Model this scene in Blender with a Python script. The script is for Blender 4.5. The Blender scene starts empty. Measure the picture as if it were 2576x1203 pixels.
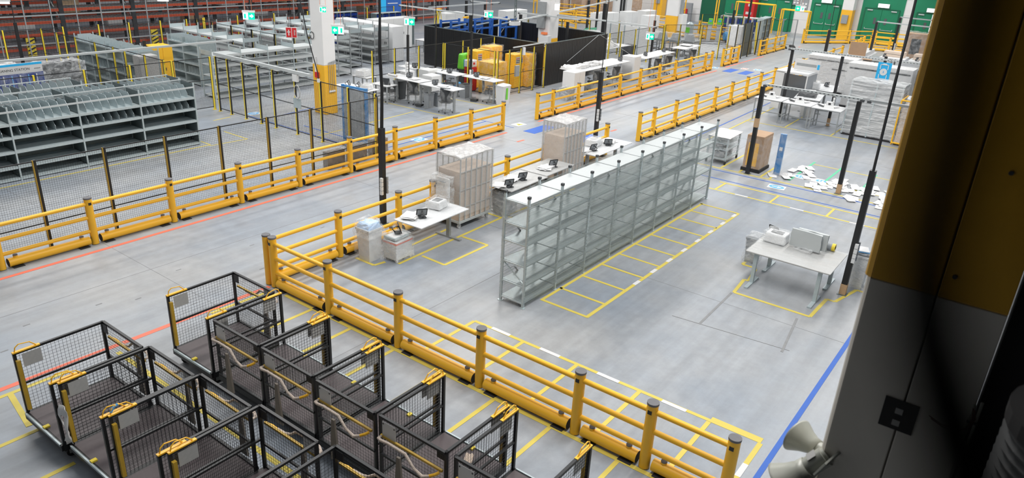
import bpy, math, random
from mathutils import Vector, Matrix
random.seed(11)
SC = bpy.context.scene
COL = SC.collection
PI = math.pi

# ------------------------------------------------------------------ camera
cd = bpy.data.cameras.new('camera')
cd.sensor_width = 36.0
cd.sensor_fit = 'HORIZONTAL'
cd.lens = 1838.909 / 2576 * 36.0
cd.clip_start = 0.02
cd.clip_end = 400
cd.dof.use_dof = True
cd.dof.focus_distance = 16.0
cd.dof.aperture_fstop = 3.2
cam = bpy.data.objects.new('camera', cd)
COL.objects.link(cam)
cf = Vector((0.74779543, 0.53907989, -0.38754982))
cr = Vector((0.60099257, -0.79768489, 0.05006742))
cu = Vector((0.2821523, 0.27035475, 0.92048813))
M = Matrix.Identity(4)
for i in range(3):
    M[i][0], M[i][1], M[i][2] = cr[i], cu[i], -cf[i]
M.translation = Vector((0, 0, 7.181))
cam.matrix_world = M
SC.camera = cam

# ------------------------------------------------------------------ light and exposure
SC.view_settings.view_transform = 'Standard'
SC.view_settings.look = 'None'
SC.view_settings.gamma = 1.0
SC.view_settings.use_curve_mapping = False
SC.view_settings.exposure = 0.06
w = bpy.data.worlds.new('hall_ambient')  # even ambient fill added in place of the diffuse roof lighting
SC.world = w
w.use_nodes = True
w.node_tree.nodes['Background'].inputs['Color'].default_value = (0.90, 0.95, 1.0, 1)
w.node_tree.nodes['Background'].inputs['Strength'].default_value = 0.50


def hall_lamp(x, y, z, sx, sy, watts):
    ld = bpy.data.lights.new('hall_lamp', 'AREA')
    ld.shape = 'RECTANGLE'
    ld.size, ld.size_y = sx, sy
    ld.energy = watts
    ld.color = (1.0, 0.97, 0.93)
    o = bpy.data.objects.new('hall_lamp', ld)
    o.location = (x, y, z)
    COL.objects.link(o)


for lx in (10, 26, 44, 62):
    for ly in (4, 18, 32):
        hall_lamp(lx, ly, 12.0, 9.0, 2.0, 1200)


# ------------------------------------------------------------------ materials
def mat(name, col, rough=0.5, metal=0.0, var=0.0, vscale=8.0, spec=0.5, bump=0.0, bscale=60.0, emit=None, coat=0.0):
    m = bpy.data.materials.new(name)
    m.use_nodes = True
    nt = m.node_tree
    b = nt.nodes['Principled BSDF']
    b.inputs['Base Color'].default_value = (*col, 1)
    b.inputs['Roughness'].default_value = rough
    b.inputs['Metallic'].default_value = metal
    b.inputs['Specular IOR Level'].default_value = spec
    b.inputs['Coat Weight'].default_value = coat
    if emit:
        b.inputs['Emission Color'].default_value = (*col, 1)
        b.inputs['Emission Strength'].default_value = emit
    tc = nt.nodes.new('ShaderNodeTexCoord')
    if var:
        n = nt.nodes.new('ShaderNodeTexNoise')
        n.inputs['Scale'].default_value = vscale
        n.inputs['Detail'].default_value = 4
        nt.links.new(tc.outputs['Object'], n.inputs['Vector'])
        mx = nt.nodes.new('ShaderNodeMix')
        mx.data_type = 'RGBA'
        nt.links.new(n.outputs['Fac'], mx.inputs['Factor'])
        mx.inputs[6].default_value = (*[max(0, c * (1 - var)) for c in col], 1)
        mx.inputs[7].default_value = (*[min(1, c * (1 + var)) for c in col], 1)
        nt.links.new(mx.outputs[2], b.inputs['Base Color'])
    if bump:
        n = nt.nodes.new('ShaderNodeTexNoise')
        n.inputs['Scale'].default_value = bscale
        n.inputs['Detail'].default_value = 3
        nt.links.new(tc.outputs['Object'], n.inputs['Vector'])
        bp = nt.nodes.new('ShaderNodeBump')
        bp.inputs['Strength'].default_value = bump
        bp.inputs['Distance'].default_value = 0.02
        nt.links.new(n.outputs['Fac'], bp.inputs['Height'])
        nt.links.new(bp.outputs['Normal'], b.inputs['Normal'])
    return m


def film_mat(name, lo, hi, scale=(3, 3, 12), col=(0.86, 0.88, 0.89), rough=0.22):
    """clear stretch film: part see-through, part milky sheen, in streaks"""
    m = bpy.data.materials.new(name)
    m.use_nodes = True
    nt = m.node_tree
    nt.nodes.clear()
    out = nt.nodes.new('ShaderNodeOutputMaterial')
    mix = nt.nodes.new('ShaderNodeMixShader')
    tr = nt.nodes.new('ShaderNodeBsdfTransparent')
    b = nt.nodes.new('ShaderNodeBsdfPrincipled')
    b.inputs['Base Color'].default_value = (*col, 1)
    b.inputs['Roughness'].default_value = rough
    tc = nt.nodes.new('ShaderNodeTexCoord')
    mp = nt.nodes.new('ShaderNodeMapping')
    mp.inputs['Scale'].default_value = scale
    mp.inputs['Rotation'].default_value = (0.12, 0.1, 0.0)
    n = nt.nodes.new('ShaderNodeTexNoise')
    n.inputs['Scale'].default_value = 1.0
    n.inputs['Detail'].default_value = 5
    n.inputs['Roughness'].default_value = 0.65
    n.inputs['Distortion'].default_value = 0.6
    mr = nt.nodes.new('ShaderNodeMapRange')
    mr.inputs['From Min'].default_value = 0.35
    mr.inputs['From Max'].default_value = 0.68
    mr.inputs['To Min'].default_value = lo
    mr.inputs['To Max'].default_value = hi
    bp = nt.nodes.new('ShaderNodeBump')
    bp.inputs['Strength'].default_value = 0.8
    bp.inputs['Distance'].default_value = 0.03
    nt.links.new(tc.outputs['Object'], mp.inputs['Vector'])
    nt.links.new(mp.outputs['Vector'], n.inputs['Vector'])
    nt.links.new(n.outputs['Fac'], mr.inputs['Value'])
    nt.links.new(n.outputs['Fac'], bp.inputs['Height'])
    nt.links.new(bp.outputs['Normal'], b.inputs['Normal'])
    nt.links.new(mr.outputs['Result'], mix.inputs[0])
    nt.links.new(tr.outputs[0], mix.inputs[1])
    nt.links.new(b.outputs[0], mix.inputs[2])
    nt.links.new(mix.outputs[0], out.inputs['Surface'])
    return m


def concrete_mat():
    m = bpy.data.materials.new('polished_concrete')
    m.use_nodes = True
    nt = m.node_tree
    b = nt.nodes['Principled BSDF']
    tc = nt.nodes.new('ShaderNodeTexCoord')

    def noise(scale, detail, mapping=None, rough=0.6):
        n = nt.nodes.new('ShaderNodeTexNoise')
        n.inputs['Scale'].default_value = scale
        n.inputs['Detail'].default_value = detail
        n.inputs['Roughness'].default_value = rough
        if mapping:
            mp = nt.nodes.new('ShaderNodeMapping')
            mp.inputs['Scale'].default_value = mapping
            nt.links.new(tc.outputs['Object'], mp.inputs['Vector'])
            nt.links.new(mp.outputs['Vector'], n.inputs['Vector'])
        else:
            nt.links.new(tc.outputs['Object'], n.inputs['Vector'])
        return n

    big = noise(0.22, 6)
    r1 = nt.nodes.new('ShaderNodeValToRGB')
    r1.color_ramp.elements[0].position = 0.38
    r1.color_ramp.elements[0].color = (0.27, 0.305, 0.352, 1)
    r1.color_ramp.elements[1].position = 0.64
    r1.color_ramp.elements[1].color = (0.362, 0.37, 0.378, 1)
    nt.links.new(big.outputs['Fac'], r1.inputs[0])
    # darker streaks running along the aisle
    st = noise(1.0, 5, (0.12, 2.6, 1.0))
    r2 = nt.nodes.new('ShaderNodeValToRGB')
    r2.color_ramp.elements[0].position = 0.33
    r2.color_ramp.elements[0].color = (0.80, 0.79, 0.78, 1)
    r2.color_ramp.elements[1].position = 0.6
    r2.color_ramp.elements[1].color = (1, 1, 1, 1)
    nt.links.new(st.outputs['Fac'], r2.inputs[0])
    mu = nt.nodes.new('ShaderNodeMix')
    mu.data_type = 'RGBA'
    mu.blend_type = 'MULTIPLY'
    mu.inputs['Factor'].default_value = 0.75
    nt.links.new(r1.outputs[0], mu.inputs[6])
    nt.links.new(r2.outputs[0], mu.inputs[7])
    fine = noise(3.2, 8, None, 0.7)
    r3 = nt.nodes.new('ShaderNodeValToRGB')
    r3.color_ramp.elements[0].position = 0.3
    r3.color_ramp.elements[0].color = (0.88, 0.88, 0.88, 1)
    r3.color_ramp.elements[1].position = 0.7
    r3.color_ramp.elements[1].color = (1.1, 1.1, 1.1, 1)
    nt.links.new(fine.outputs['Fac'], r3.inputs[0])
    m2 = nt.nodes.new('ShaderNodeMix')
    m2.data_type = 'RGBA'
    m2.blend_type = 'MULTIPLY'
    m2.inputs['Factor'].default_value = 1.0
    nt.links.new(mu.outputs[2], m2.inputs[6])
    nt.links.new(r3.outputs[0], m2.inputs[7])
    nt.links.new(m2.outputs[2], b.inputs['Base Color'])
    rr = nt.nodes.new('ShaderNodeMapRange')
    rr.inputs['To Min'].default_value = 0.26
    rr.inputs['To Max'].default_value = 0.55
    nt.links.new(fine.outputs['Fac'], rr.inputs['Value'])
    nt.links.new(rr.outputs[0], b.inputs['Roughness'])
    b.inputs['Specular IOR Level'].default_value = 0.4
    bp = nt.nodes.new('ShaderNodeBump')
    bp.inputs['Strength'].default_value = 0.08
    bp.inputs['Distance'].default_value = 0.01
    nt.links.new(fine.outputs['Fac'], bp.inputs['Height'])
    nt.links.new(bp.outputs['Normal'], b.inputs['Normal'])
    return m


K = {}
K['concrete'] = concrete_mat()
K['yellow'] = mat('barrier_yellow_plastic', (0.90, 0.49, 0.026), 0.42, var=0.06, vscale=3)
K['yellow_paint'] = mat('yellow_paint', (0.80, 0.43, 0.025), 0.45, var=0.08)
K['post_yellow'] = mat('yellow_powder_coat', (0.78, 0.60, 0.04), 0.5, var=0.08)
K['cap'] = mat('grey_rubber_cap', (0.14, 0.14, 0.15), 0.7, var=0.15)
K['black'] = mat('black_powder_coat', (0.013, 0.014, 0.016), 0.45, var=0.2)
K['wire'] = mat('black_wire', (0.02, 0.022, 0.025), 0.5, var=0.1)
K['softblack'] = mat('matt_black', (0.02, 0.02, 0.022), 0.85, var=0.2)
K['galv'] = mat('galvanised_steel', (0.46, 0.53, 0.55), 0.36, metal=0.3, var=0.12, vscale=14)
K['galv_dark'] = mat('dull_galvanised_steel', (0.15, 0.185, 0.19), 0.42, metal=0.4, var=0.2, vscale=10)
K['galv_mid'] = mat('mid_galvanised_steel', (0.36, 0.42, 0.43), 0.35, metal=0.35, var=0.12, vscale=10)
K['galv_white'] = mat('pale_steel_shelf', (0.47, 0.50, 0.505), 0.5, metal=0.1, var=0.05)
K['steelgrey'] = mat('grey_painted_steel', (0.33, 0.35, 0.36), 0.45, metal=0.3, var=0.1)
K['greyplastic'] = mat('grey_plastic', (0.27, 0.29, 0.31), 0.5, var=0.1)
K['darkgrey'] = mat('dark_grey_plastic', (0.06, 0.065, 0.07), 0.6, var=0.15)
K['white'] = mat('white_laminate', (0.70, 0.71, 0.72), 0.4, var=0.03)
K['offwhite'] = mat('off_white_sheet_steel', (0.66, 0.67, 0.67), 0.45, var=0.05)
K['wallwhite'] = mat('white_wall_paint', (0.70, 0.70, 0.70), 0.75, var=0.05, vscale=2)
K['green'] = mat('green_door_paint', (0.004, 0.20, 0.095), 0.5, var=0.08, vscale=2)
K['darkgreen'] = mat('green_door_edge', (0.003, 0.10, 0.05), 0.5, var=0.1)
K['limegreen'] = mat('lime_green_plastic', (0.16, 0.62, 0.04), 0.4, var=0.1)
K['orange'] = mat('orange_red_beam', (0.45, 0.07, 0.028), 0.5, var=0.15)
K['rackblack'] = mat('rack_upright_dark', (0.03, 0.032, 0.036), 0.5, var=0.2)
K['deck'] = mat('dark_brown_plywood', (0.085, 0.068, 0.072), 0.55, var=0.22, vscale=5)
K['cardboard'] = mat('cardboard', (0.42, 0.28, 0.18), 0.85, var=0.1, vscale=4)
K['cardpale'] = mat('pale_cardboard', (0.62, 0.51, 0.42), 0.85, var=0.08, vscale=4)
K['rust_board'] = mat('red_brown_board', (0.25, 0.09, 0.04), 0.8, var=0.15)
K['blue'] = mat('blue_painted_steel', (0.02, 0.10, 0.38), 0.45, var=0.12)
K['midblue'] = mat('mid_blue_steel', (0.05, 0.22, 0.50), 0.45, var=0.12)
K['navy'] = mat('navy_plastic', (0.012, 0.04, 0.22), 0.45, var=0.15)
K['red'] = mat('red_paint', (0.52, 0.02, 0.025), 0.45, var=0.1)
K['tape_y'] = mat('yellow_floor_tape', (0.62, 0.50, 0.085), 0.6, var=0.1, vscale=3)
K['tape_w'] = mat('white_floor_tape', (0.66, 0.66, 0.66), 0.6, var=0.05)
K['tape_r'] = mat('orange_red_floor_tape', (0.80, 0.17, 0.10), 0.6, var=0.1, vscale=2)
K['tape_b'] = mat('blue_floor_tape', (0.022, 0.11, 0.46), 0.6, var=0.12, vscale=3)
K['tape_g'] = mat('green_floor_tape', (0.10, 0.48, 0.28), 0.6, var=0.12, vscale=3)
K['tape_d'] = mat('grey_worn_mark', (0.22, 0.225, 0.23), 0.7, var=0.25, vscale=6)
K['paper'] = mat('white_paper', (0.72, 0.72, 0.72), 0.8, var=0.03)
K['wallgrey'] = mat('grey_wall_paint', (0.30, 0.30, 0.30), 0.8, var=0.05, vscale=2)
K['plate'] = mat('grey_laminated_sheet', (0.42, 0.42, 0.41), 0.5, var=0.12, vscale=20)
K['platewhite'] = mat('white_laminated_sheet', (0.62, 0.62, 0.62), 0.5, var=0.05)
K['wrap_tan'] = mat('beige_paper_wrap', (0.50, 0.42, 0.36), 0.8, var=0.2, vscale=25, bump=0.6, bscale=40)
K['board_grey'] = mat('grey_brown_strip', (0.23, 0.20, 0.17), 0.75, var=0.15)
K['brass'] = mat('dull_yellow_channel', (0.48, 0.30, 0.03), 0.5, var=0.2)
K['signblue'] = mat('sign_blue', (0.02, 0.42, 0.80), 0.5, var=0.02)
K['decalblue'] = mat('floor_decal_blue', (0.10, 0.40, 0.78), 0.5, var=0.05)
K['screen'] = mat('dark_glass', (0.10, 0.11, 0.12), 0.15, var=0.05)
K['exit_green'] = mat('exit_sign_green', (0.0, 0.62, 0.33), 0.4, emit=1.0)
K['exit_white'] = mat('exit_sign_white', (0.90, 1.0, 0.97), 0.4, emit=1.1)
K['lampwhite'] = mat('lamp_white', (0.95, 1.0, 1.0), 0.4, emit=1.6)
K['daylight'] = mat('daylit_opening', (0.85, 0.93, 0.95), 0.4, emit=0.9)
K['horn'] = mat('grey_green_horn_plastic', (0.40, 0.41, 0.36), 0.35, var=0.05)
K['fabric'] = mat('dark_mesh_fabric', (0.045, 0.05, 0.055), 0.85, var=0.2, vscale=30)
K['copper'] = mat('red_brown_cable', (0.16, 0.04, 0.02), 0.5, var=0.1)
K['orangecable'] = mat('orange_cable', (0.80, 0.22, 0.08), 0.5, var=0.1)
K['tan'] = mat('tan_tape', (0.50, 0.33, 0.19), 0.7, var=0.1)
K['wood'] = mat('plywood_sheet', (0.52, 0.38, 0.24), 0.75, var=0.12, vscale=3)
K['film'] = film_mat('clear_film', 0.03, 0.48, (5, 5, 9))
K['film_flat'] = film_mat('flat_clear_film', 0.0, 0.26, (1.2, 2.4, 2), rough=0.2)
K['film_thin'] = film_mat('thin_clear_film', 0.0, 0.28, (4, 4, 4))
K['film_streak'] = film_mat('streaked_stretch_film', 0.16, 0.66, (0.35, 2, 30), col=(0.38, 0.43, 0.42))
K['film_heavy'] = film_mat('heavy_stretch_film', 0.08, 0.88, (0.8, 0.8, 14), col=(0.82, 0.83, 0.84))
K['film_milky'] = film_mat('milky_film', 0.24, 0.44, (1.5, 1.5, 1.5), col=(0.62, 0.61, 0.60), rough=0.3)
K['film_top'] = film_mat('crumpled_milky_film', 0.35, 0.8, (5, 5, 5), col=(0.74, 0.73, 0.72), rough=0.3)
K['twinwall'] = mat('black_twinwall_sheet', (0.007, 0.007, 0.008), 0.38, var=0.25, vscale=6)
K['shutter'] = mat('warm_white_column_paint', (0.80, 0.76, 0.68), 0.6, var=0.04)


# ------------------------------------------------------------------ mesh helpers
class MB:
    def __init__(s):
        s.v, s.f = [], []

    def box(s, x0, x1, y0, y1, z0, z1):
        n = len(s.v)
        s.v += [(x0, y0, z0), (x1, y0, z0), (x1, y1, z0), (x0, y1, z0), (x0, y0, z1), (x1, y0, z1), (x1, y1, z1), (x0, y1, z1)]
        s.f += [tuple(n + i for i in q) for q in ((0, 3, 2, 1), (4, 5, 6, 7), (0, 1, 5, 4), (1, 2, 6, 5), (2, 3, 7, 6), (3, 0, 4, 7))]
        return s

    def cbox(s, cx, cy, cz, dx, dy, dz):
        return s.box(cx - dx / 2, cx + dx / 2, cy - dy / 2, cy + dy / 2, cz - dz / 2, cz + dz / 2)

    def taper(s, cx, cy, z0, z1, dx0, dy0, dx1, dy1):
        n = len(s.v)
        for z, a, b in ((z0, dx0, dy0), (z1, dx1, dy1)):
            s.v += [(cx - a / 2, cy - b / 2, z), (cx + a / 2, cy - b / 2, z), (cx + a / 2, cy + b / 2, z), (cx - a / 2, cy + b / 2, z)]
        s.f += [tuple(n + i for i in q) for q in ((0, 3, 2, 1), (4, 5, 6, 7), (0, 1, 5, 4), (1, 2, 6, 5), (2, 3, 7, 6), (3, 0, 4, 7))]
        return s

    def ring(s, p, a, b, r, n):
        k = len(s.v)
        for i in range(n):
            t = 2 * PI * (i + 0.5) / n
            q = p + a * (r * math.cos(t)) + b * (r * math.sin(t))
            s.v.append(tuple(q))
        return k

    def tube(s, p, q, r, n=10, caps=True, r2=None):
        p, q = Vector(p), Vector(q)
        d = (q - p).normalized()
        a = d.cross(Vector((0, 0, 1)))
        if a.length < 0.01:
            a = Vector((1, 0, 0))
        a.normalize()
        b = d.cross(a)
        k = s.ring(p, a, b, r, n)
        l = s.ring(q, a, b, r if r2 is None else r2, n)
        for i in range(n):
            j = (i + 1) % n
            s.f.append((k + i, l + i, l + j, k + j))
        if caps:
            s.f.append(tuple(k + i for i in range(n)))
            s.f.append(tuple(l + i for i in reversed(range(n))))
        return s

    def path(s, pts, r, n=6):
        pts = [Vector(p) for p in pts]
        prev = None
        for i, p in enumerate(pts):
            if i == 0:
                d = pts[1] - p
            elif i == len(pts) - 1:
                d = p - pts[i - 1]
            else:
                d = (pts[i + 1] - p).normalized() + (p - pts[i - 1]).normalized()
            d.normalize()
            if prev is None:
                a = d.cross(Vector((0, 0, 1)))
                if a.length < 0.05:
                    a = d.cross(Vector((0, 1, 0)))
            else:
                a = prev - d * prev.dot(d)
            a.normalize()
            prev = a
            b = d.cross(a)
            rr = r[i] if isinstance(r, (list, tuple)) else r
            k = s.ring(p, a, b, rr, n)
            if i:
                for j in range(n):
                    m = (j + 1) % n
                    s.f.append((k - n + j, k + j, k + m, k - n + m))
            else:
                s.f.append(tuple(k + j for j in range(n)))
        s.f.append(tuple(k + j for j in reversed(range(n))))
        return s

    def bar(s, p, q, w, h=None):
        """square bar between two points"""
        h = h or w
        p, q = Vector(p), Vector(q)
        d = (q - p).normalized()
        a = d.cross(Vector((0, 0, 1)))
        if a.length < 0.01:
            a = Vector((1, 0, 0))
        a.normalize()
        b = a.cross(d)
        n = len(s.v)
        for c in (p, q):
            for sa, sb in ((-1, -1), (1, -1), (1, 1), (-1, 1)):
                s.v.append(tuple(c + a * (sa * w / 2) + b * (sb * h / 2)))
        s.f += [tuple(n + i for i in t) for t in ((0, 3, 2, 1), (4, 5, 6, 7), (0, 1, 5, 4), (1, 2, 6, 5), (2, 3, 7, 6), (3, 0, 4, 7))]
        return s

    def wire(s, p, q, r):
        return s.tube(p, q, r, 3, False)

    def grid(s, o, u, v, du, dv, r):
        """wire grid on the rectangle o + [0,1]u + [0,1]v"""
        o, u, v = Vector(o), Vector(u), Vector(v)
        nu, nv = max(1, round(u.length / du)), max(1, round(v.length / dv))
        for i in range(nu + 1):
            s.wire(o + u * (i / nu), o + u * (i / nu) + v, r)
        for j in range(nv + 1):
            s.wire(o + v * (j / nv), o + v * (j / nv) + u, r)
        return s

    def prism(s, poly, z0, z1):
        n, k = len(poly), len(s.v)
        s.v += [(x, y, z0) for x, y in poly] + [(x, y, z1) for x, y in poly]
        s.f.append(tuple(k + i for i in reversed(range(n))))
        s.f.append(tuple(k + n + i for i in range(n)))
        for i in range(n):
            j = (i + 1) % n
            s.f.append((k + i, k + j, k + n + j, k + n + i))
        return s

    def sheet(s, x0, x1, y0, y1, z, n, m, amp, th=0.004, rnd=None):
        """a rumpled sheet lying flat"""
        rnd = rnd or random
        k = len(s.v)
        for lay in (0, 1):
            rnd2 = random.Random(int(x0 * 977 + y0 * 131))
            for j in range(m + 1):
                for i in range(n + 1):
                    e = amp * rnd2.random()
                    s.v.append((x0 + (x1 - x0) * i / n, y0 + (y1 - y0) * j / m, z + e + lay * th))
        N = (n + 1) * (m + 1)
        for j in range(m):
            for i in range(n):
                a = k + j * (n + 1) + i
                s.f.append((a, a + n + 1, a + n + 2, a + 1))
                s.f.append((a + N, a + N + 1, a + N + n + 2, a + N + n + 1))
        for i in range(n):
            a = k + i
            s.f.append((a, a + 1, a + 1 + N, a + N))
            a = k + m * (n + 1) + i
            s.f.append((a, a + N, a + N + 1, a + 1))
        for j in range(m):
            a = k + j * (n + 1)
            s.f.append((a, a + N, a + N + n + 1, a + n + 1))
            a = a + n
            s.f.append((a, a + n + 1, a + N + n + 1, a + N))
        return s

    def crumple(s, x0, x1, y0, y1, z0, z1, amp, seed=0, bottom=False, nx=None, inset=0.0):
        """a loose film hood: box with subdivided, jittered faces, narrowing upwards by inset"""
        rn = random.Random(seed)
        nx = nx or max(3, int((x1 - x0) / 0.16))
        ny = max(3, int((y1 - y0) / 0.16))
        nz = max(3, int((z1 - z0) / 0.16))
        idx = {}

        def V(i, j, k):
            if (i, j, k) not in idx:
                t = k / nz * inset
                x = x0 + t + (x1 - x0 - 2 * t) * i / nx
                y = y0 + t + (y1 - y0 - 2 * t) * j / ny
                z = z0 + (z1 - z0) * k / nz
                a = amp * (1.0 if k else 0.6)
                idx[(i, j, k)] = len(s.v)
                s.v.append((x + rn.uniform(-a, a), y + rn.uniform(-a, a), z + rn.uniform(-a, a) * (k > 0)))
            return idx[(i, j, k)]
        for k in range(nz):
            for i in range(nx):
                s.f.append((V(i, 0, k), V(i + 1, 0, k), V(i + 1, 0, k + 1), V(i, 0, k + 1)))
                s.f.append((V(i + 1, ny, k), V(i, ny, k), V(i, ny, k + 1), V(i + 1, ny, k + 1)))
            for j in range(ny):
                s.f.append((V(0, j + 1, k), V(0, j, k), V(0, j, k + 1), V(0, j + 1, k + 1)))
                s.f.append((V(nx, j, k), V(nx, j + 1, k), V(nx, j + 1, k + 1), V(nx, j, k + 1)))
        for i in range(nx):
            for j in range(ny):
                s.f.append((V(i, j, nz), V(i + 1, j, nz), V(i + 1, j + 1, nz), V(i, j + 1, nz)))
        return s

    def disc(s, cx, cy, z0, z1, rx, ry, n=20):
        return s.prism([(cx + rx * math.cos(2 * PI * i / n), cy + ry * math.sin(2 * PI * i / n)) for i in range(n)], z0, z1)

    def mesh(s, name, m, smooth=False):
        me = bpy.data.meshes.new(name)
        me.from_pydata(s.v, [], s.f)
        me.materials.append(K[m] if isinstance(m, str) else m)
        if smooth:
            me.polygons.foreach_set('use_smooth', [True] * len(me.polygons))
            try:
                me.set_sharp_from_angle(angle=math.radians(40))
            except Exception:
                pass
        me.update()
        return me


def bev(o, wd=0.006, seg=1):
    b = o.modifiers.new('bevel', 'BEVEL')
    b.width = wd
    b.segments = seg
    b.limit_method = 'ANGLE'
    return o


def put(name, me, parent=None, loc=(0, 0, 0), rz=0.0, scale=None, label=None, kind=None):
    o = bpy.data.objects.new(name, me)
    COL.objects.link(o)
    if parent:
        o.parent = parent
    o.location = loc
    o.rotation_euler = (0, 0, rz)
    if scale:
        o.scale = scale
    if label:
        o['label'] = label
    if kind:
        o['kind'] = kind
    return o


def part(name, mb, m, parent, smooth=False, loc=(0, 0, 0), rz=0.0, label=None, kind=None):
    return put(name, mb.mesh(name, m, smooth), parent, loc, rz, None, label, kind)


def thing(name, label, cat, loc=(0, 0, 0), rz=0.0, group=None):
    o = bpy.data.objects.new(name, None)
    o.empty_display_size = 0.2
    COL.objects.link(o)
    o.location = loc
    o.rotation_euler = (0, 0, rz)
    o['label'] = label
    o['category'] = cat
    if group:
        o['group'] = group
    return o


def tag(o, label, cat, group=None):
    o['label'] = label
    o['category'] = cat
    if group:
        o['group'] = group
    return o


def struct(name, mb, m, smooth=False, parent=None):
    o = put(name, mb.mesh(name, m, smooth), parent)
    if not parent:
        o['kind'] = 'structure'
    return o


KIDS = {}


def dup(root, loc, rz, label=None, group=None):
    r = root.copy()
    COL.objects.link(r)
    r.location = loc
    r.rotation_euler = (0, 0, rz)
    if label:
        r['label'] = label
    if group:
        r['group'] = group
    if root not in KIDS:
        KIDS[root] = [(ch, list(ch.children)) for ch in root.children]
    for ch, gs in KIDS[root]:
        c = ch.copy()
        COL.objects.link(c)
        c.parent = r
        for g in gs:
            d = g.copy()
            COL.objects.link(d)
            d.parent = c
    return r


def text_mesh(s, size, m, name='lettering'):
    cu_ = bpy.data.curves.new('lettering', 'FONT')
    cu_.body = s
    cu_.size = size
    cu_.align_x = 'CENTER'
    cu_.align_y = 'CENTER'
    cu_.extrude = 0.001
    tmp = bpy.data.objects.new('lettering_tmp', cu_)
    COL.objects.link(tmp)
    bpy.context.view_layer.update()
    me = bpy.data.meshes.new_from_object(tmp)
    bpy.data.objects.remove(tmp)
    me.materials.clear()
    me.materials.append(K[m])
    return me

# ------------------------------------------------------------------ the floor and what is taped to it
floor = struct('floor', MB().box(-4, 84, -18, 66, -0.25, 0.0), 'concrete')


TAPES = [0]


def tape(p, q, wd, m, name='floor_tape', z=0.0035):
    """one strip of tape lying on the slab"""
    (x0, y0), (x1, y1) = p, q
    L = math.hypot(x1 - x0, y1 - y0)
    TAPES[0] += 1
    z += 0.00022 * (TAPES[0] % 9)          # overlapping strips lie on one another
    mb = MB().box(-L / 2, L / 2, -wd / 2, wd / 2, 0.0002, z)
    return part(name, mb, m, floor, loc=((x0 + x1) / 2, (y0 + y1) / 2, 0), rz=math.atan2(y1 - y0, x1 - x0))


# sawn joints of the slab
for gx in (7.0, 14.2, 21.4, 28.6, 35.8, 43.0, 50.2, 57.4):
    tape((gx, -6), (gx, 40), 0.012, 'tape_d', 'slab_joint', 0.0012)
for gy in (0.6, 9.0, 14.7, 20.2, 26.0, 32.0):
    tape((1, gy), (66, gy), 0.012, 'tape_d', 'slab_joint', 0.0012)
# red and blue safety lines
tape((4.5, 16.42), (22.2, 16.53), 0.10, 'tape_r')
tape((24.6, 16.72), (43.6, 16.80), 0.10, 'tape_r')
tape((45.3, 16.95), (52.4, 17.0), 0.10, 'tape_r')
tape((1.5, 12.22), (8.2, 12.16), 0.11, 'tape_r')
tape((2.2, 12.0), (4.1, 11.98), 0.08, 'tape_y')
tape((6.75, 12.02), (8.05, 11.98), 0.08, 'tape_y')
tape((5.1, 1.98), (20.5, 1.93), 0.085, 'tape_b')
for a in (21.4, 25.5, 45.4, 60.1):
    tape((a, 15.6 - (a - 21) * 0.4 if a < 30 else 16.9), (a + 0.42, 15.58 - (a - 21) * 0.4 if a < 30 else 16.9), 0.09, 'tape_r')
# trolley bays
tape((8.18, 11.6), (8.18, 0.5), 0.085, 'tape_y')
for yy in (10.72, 9.58, 8.42, 7.28, 6.07, 4.94, 3.72, 2.5):
    tape((8.14, yy), (6.45, yy), 0.075, 'tape_y')
    tape((2.2, yy), (3.1, yy), 0.075, 'tape_y')
tape((4.9, 11.95), (4.9, 3.0), 0.085, 'tape_y')
tape((3.2, 11.95), (3.05, 10.9), 0.085, 'tape_y')
# labelled bays in front of the barrier
tape((9.98, 8.0), (10.02, 2.2), 0.075, 'tape_y')
for yy in (8.0, 6.80, 5.59, 4.32, 3.05):
    tape((8.5, yy), (9.97, yy), 0.075, 'tape_y')
for yy in (7.35, 6.2, 4.95, 3.68):
    tape((9.995, yy + 0.22), (9.995, yy - 0.22), 0.082, 'tape_w', z=0.005)
tape((10.09, 3.05), (10.09, 2.2), 0.08, 'tape_y')
tape((9.98, 2.2), (8.6, 2.2), 0.08, 'tape_y')
tape((9.35, 2.2), (9.0, 2.2), 0.088, 'tape_w', z=0.005)
# picking bays beside the long shelving unit
tape((11.62, 6.40), (19.95, 6.36), 0.08, 'tape_y')
for xx in (11.64, 12.38, 13.25, 14.11, 14.95, 15.79, 16.65, 17.52, 18.36, 19.15, 19.93):
    tape((xx, 6.38), (xx, 7.55), 0.07, 'tape_y')
for i in range(8):
    xx = 13.65 + i * 0.84
    tape((xx, 6.395), (xx + 0.26, 6.393), 0.088, 'tape_w', z=0.005)
tape((11.62, 7.52), (20.0, 7.50), 0.07, 'tape_y')
# lines round the left workstation
for p, q in (((10.42, 11.95), (10.42, 11.35)), ((10.42, 11.35), (10.72, 11.3)), ((10.85, 11.0), (14.85, 11.1)), ((11.55, 10.92), (11.53, 10.19)),
             ((11.53, 10.19), (13.12, 10.19)), ((13.12, 10.19), (13.10, 11.0)), ((14.85, 11.1), (14.85, 12.0)), ((13.2, 11.6), (10.9, 11.5)), ((14.9, 11.1), (18.4, 11.0)), ((15.1, 10.1), (15.05, 11.0))):
    tape(p, q, 0.075, 'tape_y')
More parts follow.
